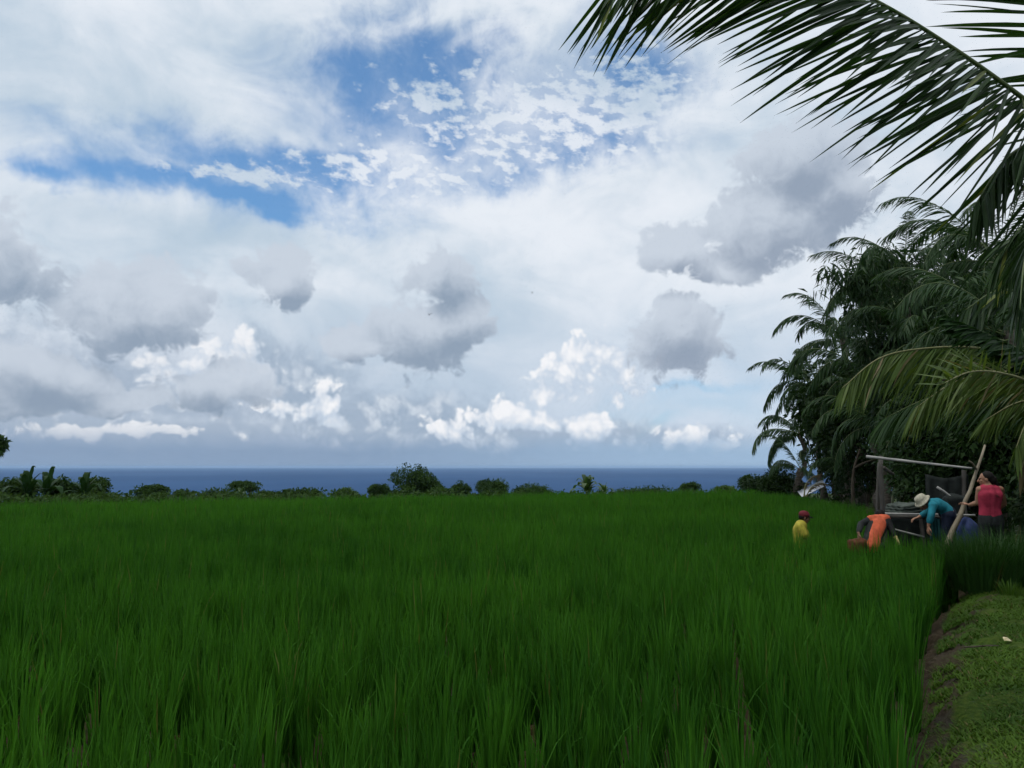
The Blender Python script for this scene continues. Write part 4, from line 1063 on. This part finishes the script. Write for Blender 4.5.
bird(at(429, 315, 60), 0.7, 1.4, 1.6, 'dark bird flying before the middle grey cloud')
bird(at(532, 293, 75), 0.6, 0.7, 1.2, 'tiny bird flying high right of the middle grey cloud')
# ---------------------------------------------------------------- people
def flat_mat(name, col, rough=0.75, spec=0.15, var=0.6):
    return rough_mat(name, tuple(c * var for c in col), col, 8, rough, spec, 0.15)
M['skin'] = rough_mat('skin', (0.24, 0.125, 0.075), (0.32, 0.17, 0.105), 9, 0.55, 0.35)
M['skin_dark'] = rough_mat('skin_tanned', (0.13, 0.065, 0.038), (0.18, 0.095, 0.055), 9, 0.55, 0.35)
M['hair'] = flat_mat('black_hair', (0.009, 0.007, 0.006), 0.6, 0.12)
M['red_top'] = flat_mat('red_knit', (0.40, 0.038, 0.075))
M['yellow_shirt'] = flat_mat('yellow_cotton', (0.42, 0.37, 0.05))
M['orange_vest'] = flat_mat('orange_cloth', (0.58, 0.12, 0.055))
M['teal_shirt'] = flat_mat('teal_cotton', (0.018, 0.20, 0.26))
M['teal_pale'] = flat_mat('faded_teal', (0.035, 0.14, 0.15))
M['dark_trousers'] = flat_mat('dark_trousers', (0.022, 0.026, 0.026))
M['navy'] = flat_mat('navy_cotton', (0.012, 0.018, 0.038))
M['maroon_cap'] = flat_mat('maroon_cap', (0.15, 0.02, 0.028))
M['black'] = flat_mat('black_fabric', (0.012, 0.012, 0.013))
M['glove'] = flat_mat('yellow_glove', (0.62, 0.50, 0.22))
M['straw'] = rough_mat('pale_straw', (0.26, 0.25, 0.18), (0.44, 0.42, 0.33), 30, 0.8, 0.2)
M['eye'] = flat_mat('dark_eye', (0.01, 0.008, 0.007), 0.2, 0.5)
M['lip'] = flat_mat('lip', (0.22, 0.07, 0.055), 0.5)

def capsule(mb, p0, r0, p1, r1, n=14):
    p0, p1 = np.array(p0, float), np.array(p1, float)
    d = p1 - p0; L = np.linalg.norm(d)
    if L < 1e-5: mb.sphere(p0, (r0,) * 3, n, 10); return
    mb.sphere(p0, (r0,) * 3, n, 10); mb.sphere(p1, (r1,) * 3, n, 10)
    mb.tube([p0 + d * t for t in np.linspace(0, 1, 5)], np.linspace(r0, r1, 5), n)

def fuse(mb, name, mat, parent, voxel, smooth_it=4):
    """closed pieces grown together into one continuous skin"""
    t = mb.build('tmp_form', mat)
    md = t.modifiers.new('fuse', 'REMESH'); md.mode = 'VOXEL'; md.voxel_size = voxel; md.use_smooth_shade = True
    ms = t.modifiers.new('soft', 'SMOOTH'); ms.iterations = smooth_it; ms.factor = 0.5
    dg = bpy.context.evaluated_depsgraph_get(); dg.update()
    me = bpy.data.meshes.new_from_object(t.evaluated_get(dg)); me.name = name
    old = t.data; bpy.data.objects.remove(t); bpy.data.meshes.remove(old)
    me.materials.clear(); me.materials.append(mat)
    o = bpy.data.objects.new(name, me); COL.objects.link(o); o.parent = parent
    return o

def orient(v, face, up=(0, 0, 1)):
    """local (right, forward, up) -> world for a head that looks along face"""
    f = unit(np.array(face, float)); r = unit(np.cross(f, np.array(up, float))); u = np.cross(r, f)
    return np.asarray(v) @ np.stack([r, f, u])

def head_geo(mb, c, face, up=(0, 0, 1), s=1.0):
    c = np.array(c, float); O = lambda *v: c + orient(np.array(v) * s, face, up)
    def ell(p, r):
        mb.sphere((0, 0, 0), 1.0, 18, 12, fn=lambda v: orient(v * np.array(r) * s, face, up)); mb.v[-1] = mb.v[-1] + O(*p).astype(np.float32)
    ell((0, -0.012, 0.022), (0.074, 0.092, 0.088)); ell((0, 0.020, -0.035), (0.058, 0.068, 0.075)); ell((0, 0.062, -0.085), (0.024, 0.022, 0.020))
    capsule(mb, O(0, 0.088, 0.008), 0.009 * s, O(0, 0.108, -0.028), 0.014 * s)
    for k in (-1, 1):
        ell((0.074 * k, -0.005, -0.012), (0.010, 0.020, 0.032)); ell((0.032 * k, 0.080, 0.022), (0.022, 0.012, 0.008)); ell((0.036 * k, 0.066, -0.02), (0.022, 0.018, 0.018))
def face_bits(c, face, body, up=(0, 0, 1), s=1.0):
    c = np.array(c, float); O = lambda *v: c + orient(np.array(v) * s, face, up)
    for k in (-1, 1):
        mb = MB(); mb.sphere(O(0.031 * k, 0.0835, 0.006), (0.0095 * s,) * 3, 10, 8); mb.build('eye', M['eye'], body)
    mb = MB(); mb.sphere((0, 0, 0), 1.0, 12, 8, fn=lambda v: orient(v * np.array((0.024, 0.008, 0.008)) * s, face, up)); mb.v[0] = mb.v[0] + O(0, 0.088, -0.056).astype(np.float32); mb.build('mouth', M['lip'], body)

def hand_geo(mb, w, d, palm_n, curl=0.5, s=1.0, thumb=1, inflate=0.0):
    """palm, four unequal bent fingers and a thumb leaving the palm's side; w wrist, d direction, palm_n out of the palm"""
    w, d = np.array(w, float), unit(np.array(d, float)); n = unit(np.array(palm_n, float) - d * np.dot(palm_n, d)); a = np.cross(d, n)
    g = inflate
    for k in (-0.028, -0.009, 0.010, 0.028):
        capsule(mb, w + d * 0.012 + a * k * 0.6 * s, (0.013 + g) * s, w + (d * 0.085 + a * k) * s, (0.011 + g) * s, 10)
    for k, L in zip((-0.031, -0.010, 0.011, 0.031), (0.062, 0.078, 0.083, 0.072)):
        b = w + (d * 0.088 + a * k) * s; ang = curl * 0.6
        e1 = b + (d * math.cos(ang) + n * math.sin(ang)) * L * 0.55 * s + a * k * 0.12
        ang2 = curl * 1.6
        e2 = e1 + (d * math.cos(ang2) + n * math.sin(ang2)) * L * 0.5 * s
        capsule(mb, b, (0.0095 + g) * s, e1, (0.0085 + g) * s, 8); capsule(mb, e1, (0.0085 + g) * s, e2, (0.007 + g) * s, 8)
    t0 = w + (d * 0.030 + a * 0.026 * thumb) * s; t1 = t0 + (d * 0.032 + a * 0.030 * thumb + n * 0.012) * s; t2 = t1 + (d * 0.030 + a * 0.006 * thumb + n * 0.014) * s
    capsule(mb, t0, (0.013 + g) * s, t1, (0.0105 + g) * s, 8); capsule(mb, t1, (0.0105 + g) * s, t2, (0.0085 + g) * s, 8)

def torso_geo(mb, J, g=0.0, lower=True, w=1.0, top=True):
    ax = unit(J['sr'] - J['sl']); hx = unit(J['hr'] - J['hl'])
    chain = [(J['neck_base'] - (J['neck_base'] - J['chest']) * 0.35, 0.085, 0.085), (J['chest'], 0.105, 0.085), (J['waist'], 0.092, 0.062), (J['pelvis'], 0.102, 0.078)]
    if not lower: chain = chain[:3] + [((J['waist'] * 0.35 + J['pelvis'] * 0.65), 0.098, 0.072)]
    for (p, r, o), (p2, r2, o2) in zip(chain[:-1], chain[1:]):
        for k in (-1, 0, 1):
            capsule(mb, p + ax * o * k * w, r * (0.92 if k else 1) + g, p2 + hx * o2 * k * w, r2 * (0.92 if k else 1) + g)
    if top:
        for k in ('sl', 'sr'): capsule(mb, J['neck_base'] + (J[k] - J['neck_base']) * 0.25, 0.055 + g, J[k], 0.052 + g)
def arm_geo(mb, J, k, g=0.0, to=1.0, start=0.0):
    s, e, w = J['s' + k], J['e' + k], J['w' + k]
    if to <= 1.0: capsule(mb, s + (e - s) * start, 0.050 + g, s + (e - s) * to, 0.050 - 0.010 * to + g)
    else:
        capsule(mb, s + (e - s) * start, 0.050 + g, e, 0.040 + g); f = to - 1
        m_ = e + (w - e) * min(0.35, f); capsule(mb, e, 0.040 + g, m_, 0.041 + g)
        if f > 0.35: capsule(mb, m_, 0.041 + g, e + (w - e) * f, 0.041 - 0.015 * f + g)
def leg_geo(mb, J, k, g=0.0, to=2.0):
    h, n, a = J['h' + k], J['n' + k], J['a' + k]
    capsule(mb, h, 0.088 + g, n, 0.056 + g); m_ = n + (a - n) * 0.3
    capsule(mb, n, 0.054 + g, m_, 0.057 + g); capsule(mb, m_, 0.057 + g, n + (a - n) * (to - 1), 0.036 + g)
def foot_geo(mb, J, k, face):
    a = J['a' + k]; f = np.array(face, float); f[2] = 0; f = unit(f)
    capsule(mb, a - [0, 0, 0.01], 0.036, a + f * 0.14 - [0, 0, 0.045], 0.026); capsule(mb, a - f * 0.04 - [0, 0, 0.035], 0.032, a + f * 0.19 - [0, 0, 0.052], 0.02)

def person(label, root_at, Y, joints, face, up=(0, 0, 1), hands=((0, 0, -1), (0, 0, -1)), group=None, skin='skin', palm=((0, 1, 0), (0, 1, 0)), curl=0.5, foot=None):
    o = np.array(root_at, float); J = {k: np.array(at(px, py, Y + dy)) - o for k, (px, py, dy) in joints.items()}
    root = empty('person', root_at); tag(root, label, 'person', group)
    mb = MB(); torso_geo(mb, J)
    capsule(mb, J['neck_base'], 0.056, J['head'] - (J['head'] - J['neck_base']) * 0.35, 0.050)
    head_geo(mb, J['head'], face, up)
    for i, k in enumerate('lr'):
        arm_geo(mb, J, k, 0, 2.0); hand_geo(mb, J['w' + k], hands[i], palm[i], curl, 1.0, -1 if i else 1)
        leg_geo(mb, J, k); foot_geo(mb, J, k, foot if foot is not None else face)
    b = fuse(mb, 'body', M[skin], root, 0.0065, 3); face_bits(J['head'], face, b, up)
    return root, J, b

# --- woman in the red tank top, seen from behind, her head turned left
Yw = 12.0; gx = at(990, 560, Yw).x
jw = dict(neck_base=(989, 487.5, 0), chest=(990, 495, -.02), waist=(989.5, 508, -.01), pelvis=(991, 519, 0), head=(985.5, 479.2, .04), sl=(979.5, 489.5, 0), sr=(1000.5, 489.5, .02),
          el=(977.5, 503, .05), wl=(969.5, 505, .20), er=(1004, 503.5, .08), wr=(997, 511, .26), hl=(985.5, 521, 0), hr=(997, 521, 0), nl=(985, 547, .03), nr=(997.5, 547, .03), al=(985, 570.5, 0), ar=(998, 570.5, 0))
rw, J, bw = person('woman in a red tank top standing with her back to us at the shelter', (gx, Yw, 0), Yw, jw, (-0.88, 0.42, -0.08), hands=((-0.6, 0.7, 0.35), (-0.7, 0.6, 0.1)), palm=((0, 0, -1), (0, 0, -1)), curl=0.7, foot=(-0.4, 0.9, 0))
mb = MB(); torso_geo(mb, J, 0.007, False, 1.0, False)
for k in ('sl', 'sr'):
    q = J['neck_base'] + (J[k] - J['neck_base']) * 0.52
    capsule(mb, q + [0, 0.02, 0.042], 0.024, J['chest'] + (q - J['neck_base']) * 0.75 + [0, -0.06, 0.03], 0.05); capsule(mb, q + [0, 0.02, 0.042], 0.024, J['chest'] + (q - J['neck_base']) * 0.75 + [0, 0.06, 0.03], 0.05)
fuse(mb, 'tank_top', M['red_top'], rw, 0.009)
mb = MB()
for k in 'lr': leg_geo(mb, J, k, 0.014, 1.95)
hx = unit(J['hr'] - J['hl'])
for k in (-1, 0, 1): capsule(mb, J['pelvis'] + hx * 0.075 * k + [0, 0, 0.02], 0.11, J['pelvis'] + hx * 0.08 * k - [0, 0, 0.06], 0.112)
fuse(mb, 'trousers', M['dark_trousers'], rw, 0.011)
mb = MB(); hc = J['head']; fc = (-0.88, 0.42, -0.08)
def hell(mb, c, face, p, r, up=(0, 0, 1)):
    mb.sphere((0, 0, 0), 1.0, 16, 12, fn=lambda v: orient(v * np.array(r), face, up)); mb.v[-1] = mb.v[-1] + (np.array(c) + orient(np.array(p), face, up)).astype(np.float32)
hell(mb, hc, fc, (0, -0.030, 0.035), (0.083, 0.090, 0.090)); hell(mb, hc, fc, (0, -0.075, -0.02), (0.066, 0.052, 0.075)); hell(mb, hc, fc, (0, -0.115, 0.0), (0.036, 0.04, 0.036))
capsule(mb, hc + orient((0, -0.12, -0.01), fc), 0.034, hc + orient((0, -0.14, -0.10), fc), 0.028); capsule(mb, hc + orient((0, -0.14, -0.10), fc), 0.028, hc + orient((0, -0.125, -0.20), fc), 0.012)
fuse(mb, 'hair', M['hair'], rw, 0.007)

# --- man in yellow, low in the paddy, facing right
Ym = 15.0; gx = at(802, 560, Ym).x
jm = dict(neck_base=(801.5, 523.5, 0), chest=(800, 530, 0), waist=(799.5, 540, 0), pelvis=(800, 548, 0), head=(804.3, 517.5, 0), sl=(801, 526.5, .17), sr=(800.2, 526.5, -.17),
          el=(807, 536, .22), wl=(812, 541, .12), er=(804.5, 535, -.23), wr=(806, 543.5, -.16), hl=(800, 549, .09), hr=(800, 549, -.09), nl=(815, 556, .14), nr=(814, 557, -.14), al=(806, 572.5, .12), ar=(805, 572.5, -.12))
rm, J, bm_ = person('man in a yellow shirt and dark red cap crouching in the rice', (gx, Ym, MUD_Z), Ym, jm, (0.97, -0.12, -0.16), hands=((0.6, -0.2, -0.7), (0.2, 0, -1)), skin='skin_dark', palm=((-0.5, 0, -0.7), (-1, 0, 0)), curl=0.9)
mb = MB(); torso_geo(mb, J, 0.030, True)
for k in 'lr': arm_geo(mb, J, k, 0.030, 0.95)
fuse(mb, 'shirt', M['yellow_shirt'], rm, 0.010)
mb = MB()
for k in 'lr': leg_geo(mb, J, k, 0.012, 1.6)
capsule(mb, J['hl'], 0.105, J['hr'], 0.105); fuse(mb, 'trousers', M['navy'], rm, 0.011)
fm = (0.97, -0.12, -0.16); hc = J['head']
mb = MB(); hell(mb, hc, fm, (0, -0.02, 0.005), (0.081, 0.090, 0.075)); fuse(mb, 'hair', M['hair'], rm, 0.008)
mb = MB(); hell(mb, hc, fm, (0, -0.010, 0.055), (0.090, 0.106, 0.078)); cap_ = fuse(mb, 'cap', M['maroon_cap'], rm, 0.008)
mb = MB(); nb = 14; th = np.linspace(-1.15, 1.15, nb)
inner = [orient((0.082 * math.sin(t), 0.075 * math.cos(t) + 0.012, 0.044), fm) for t in th]; outer = [orient((0.088 * math.sin(t), 0.110 * math.cos(t) + 0.062, 0.022 - 0.012 * math.sin(t) ** 2), fm) for t in th]
mb.add(np.array(inner + outer) + hc, [(i, i + 1, nb + i + 1, nb + i) for i in range(nb - 1)]); br = mb.build('brim', M['black'], cap_); br.modifiers.new('thickness', 'SOLIDIFY').thickness = 0.006

# --- person in the orange vest, stooping with the back to us
Yo = 13.05; gx = at(875, 560, Yo).x
jo = dict(neck_base=(879, 518.5, .20), chest=(877.5, 525, .10), waist=(873.5, 536, .0), pelvis=(871, 546, -.06), head=(880, 516.2, .27), sl=(870.5, 519.5, .12), sr=(886, 518.5, .14),
          el=(861, 524, .12), wl=(858.5, 533, -.02), er=(891.5, 529, .02), wr=(895.5, 537, -.08), hl=(870, 547, -.05), hr=(879, 547, -.05), nl=(869, 564, .06), nr=(880, 564, .06), al=(869, 581.5, 0), ar=(880, 581.5, 0))
ro, J, bo = person('person in an orange vest and dark sleeves stooping in the rice before the shelter', (gx, Yo, MUD_Z), Yo, jo, (0.0, 0.85, -0.55), (0, 0.5, 0.85), hands=((-0.1, -0.1, -1), (0.35, -0.1, -1)), skin='skin_dark', palm=((1, 0, 0), (-1, 0, 0)), curl=0.8, foot=(0, 1, 0))
mb = MB(); torso_geo(mb, J, 0.009, True, 0.95); fuse(mb, 'shirt', M['dark_trousers'], ro, 0.010)
mb = MB(); torso_geo(mb, J, 0.020, True, 0.6); vest = fuse(mb, 'vest', M['orange_vest'], ro, 0.010)
for k in 'lr':
    mb = MB(); arm_geo(mb, J, k, 0.013, 1.85, 0.22); fuse(mb, 'sleeve', M['black'] if k == 'r' else M['dark_trousers'], ro, 0.009)
mb = MB(); hand_geo(mb, J['wr'], (0.35, -0.1, -1), (-1, 0, 0), 0.8, 1.05, -1, 0.004); capsule(mb, J['wr'], 0.034, J['wr'] + (J['er'] - J['wr']) * 0.25, 0.038); gl = fuse(mb, 'glove', M['glove'], ro, 0.006, 2)
mb = MB()
for k in 'lr': leg_geo(mb, J, k, 0.014, 1.7)
capsule(mb, J['hl'], 0.108, J['hr'], 0.108); fuse(mb, 'trousers', M['dark_trousers'], ro, 0.011)
mb = MB(); hell(mb, J['head'], (0.0, 0.85, -0.55), (0, -0.02, 0.02), (0.082, 0.095, 0.09), (0, 0.5, 0.85)); fuse(mb, 'hair', M['hair'], ro, 0.008)

# --- person in teal bending over the platform, pale hat
Yt = 13.1; gx = at(946, 560, Yt).x
jt = dict(neck_base=(931, 503.5, 0), chest=(937, 505, 0), waist=(943.5, 508, 0), pelvis=(948.5, 513, 0), head=(923.5, 502.5, 0), sl=(933, 505.5, -.17), sr=(933.5, 504.5, .17),
          el=(931, 516, -.22), wl=(928.5, 526, -.20), er=(926, 513, .22), wr=(919, 517, .22), hl=(948.5, 515.5, -.09), hr=(948.5, 515, .09), nl=(944.5, 541, -.10), nr=(946.5, 541, .10), al=(947, 562.5, -.10), ar=(949, 562.5, .10))
rt_, J, bt = person('person in a teal shirt and pale hat bending over the platform', (gx, Yt, 0), Yt, jt, (-0.72, -0.12, -0.68), (-0.68, -0.05, 0.72), hands=((-0.1, 0.05, -1), (-0.9, 0.1, -0.3)), palm=((1, 0, 0), (0, 0, -1)), curl=0.6, foot=(-1, 0, 0))
mb = MB(); torso_geo(mb, J, 0.016, False)
for k in 'lr': arm_geo(mb, J, k, 0.015, 1.55)
fuse(mb, 'shirt', M['teal_shirt'], rt_, 0.010)
mb = MB()
for k in 'lr': leg_geo(mb, J, k, 0.016, 1.95)
capsule(mb, J['hl'], 0.112, J['hr'], 0.112); capsule(mb, J['pelvis'], 0.12, J['pelvis'] + [-0.05, 0, 0.01], 0.115); fuse(mb, 'trousers', M['navy'], rt_, 0.011)
ft, ut = (-0.72, -0.12, -0.68), (-0.68, -0.05, 0.72); hc = J['head']
mb = MB(); hell(mb, hc, ft, (0, -0.02, 0.015), (0.080, 0.092, 0.088), ut); fuse(mb, 'hair', M['hair'], rt_, 0.008)
# straw hat: crown and wide brim as one lathe round the head's axis
prof = [(0.0, 0.145), (0.05, 0.142), (0.080, 0.128), (0.092, 0.09), (0.098, 0.055), (0.112, 0.046), (0.124, 0.040), (0.134, 0.030), (0.132, 0.022), (0.122, 0.032), (0.120, 0.036), (0.092, 0.045)]
ns = 24; v = [orient((r * math.cos(a), r * 1.08 * math.sin(a) - 0.005, z + 0.008 * math.sin(2 * a) * (r > .12)), ft, ut) + hc for r, z in prof for a in np.linspace(0, 2 * math.pi, ns, endpoint=False)]
mb = MB(); mb.add(np.array(v), [(i * ns + j, i * ns + (j + 1) % ns, (i + 1) * ns + (j + 1) % ns, (i + 1) * ns + j) for i in range(len(prof) - 1) for j in range(ns)]); mb.build('hat', M['straw'], rt_)
# cloth hanging from the platform edge beneath the bending person
ck = drape('cloth', [np.array(at(929, 519, 13.25)), np.array(at(935, 518, 13.28)), np.array(at(940, 519, 13.25))], 0.40, 'teal_pale', 9, 20, 10, 0.025)
tag(ck, 'faded teal cloth hanging below the bending person', 'cloth')
HAZE = 6e-5
mb = MB(); mb.box((0, 12000 - 500, (14.5 - 42) / 2), (50000, 25000 + 1000, 14.5 + 42))
m = bpy.data.materials.new('haze_air'); m.use_nodes = True; nt = m.node_tree; nt.nodes.clear()
out = nt.nodes.new('ShaderNodeOutputMaterial'); pv = nt.nodes.new('ShaderNodeVolumePrincipled')
pv.inputs['Color'].default_value = (0.45, 0.68, 1.0, 1); pv.inputs['Density'].default_value = HAZE; pv.inputs['Anisotropy'].default_value = 0.0
nt.links.new(pv.outputs[0], out.inputs['Volume'])
hz = mb.build('haze', m, smooth=False); tag(hz, 'thin blue haze in the air over the sea', 'haze', kind='stuff')
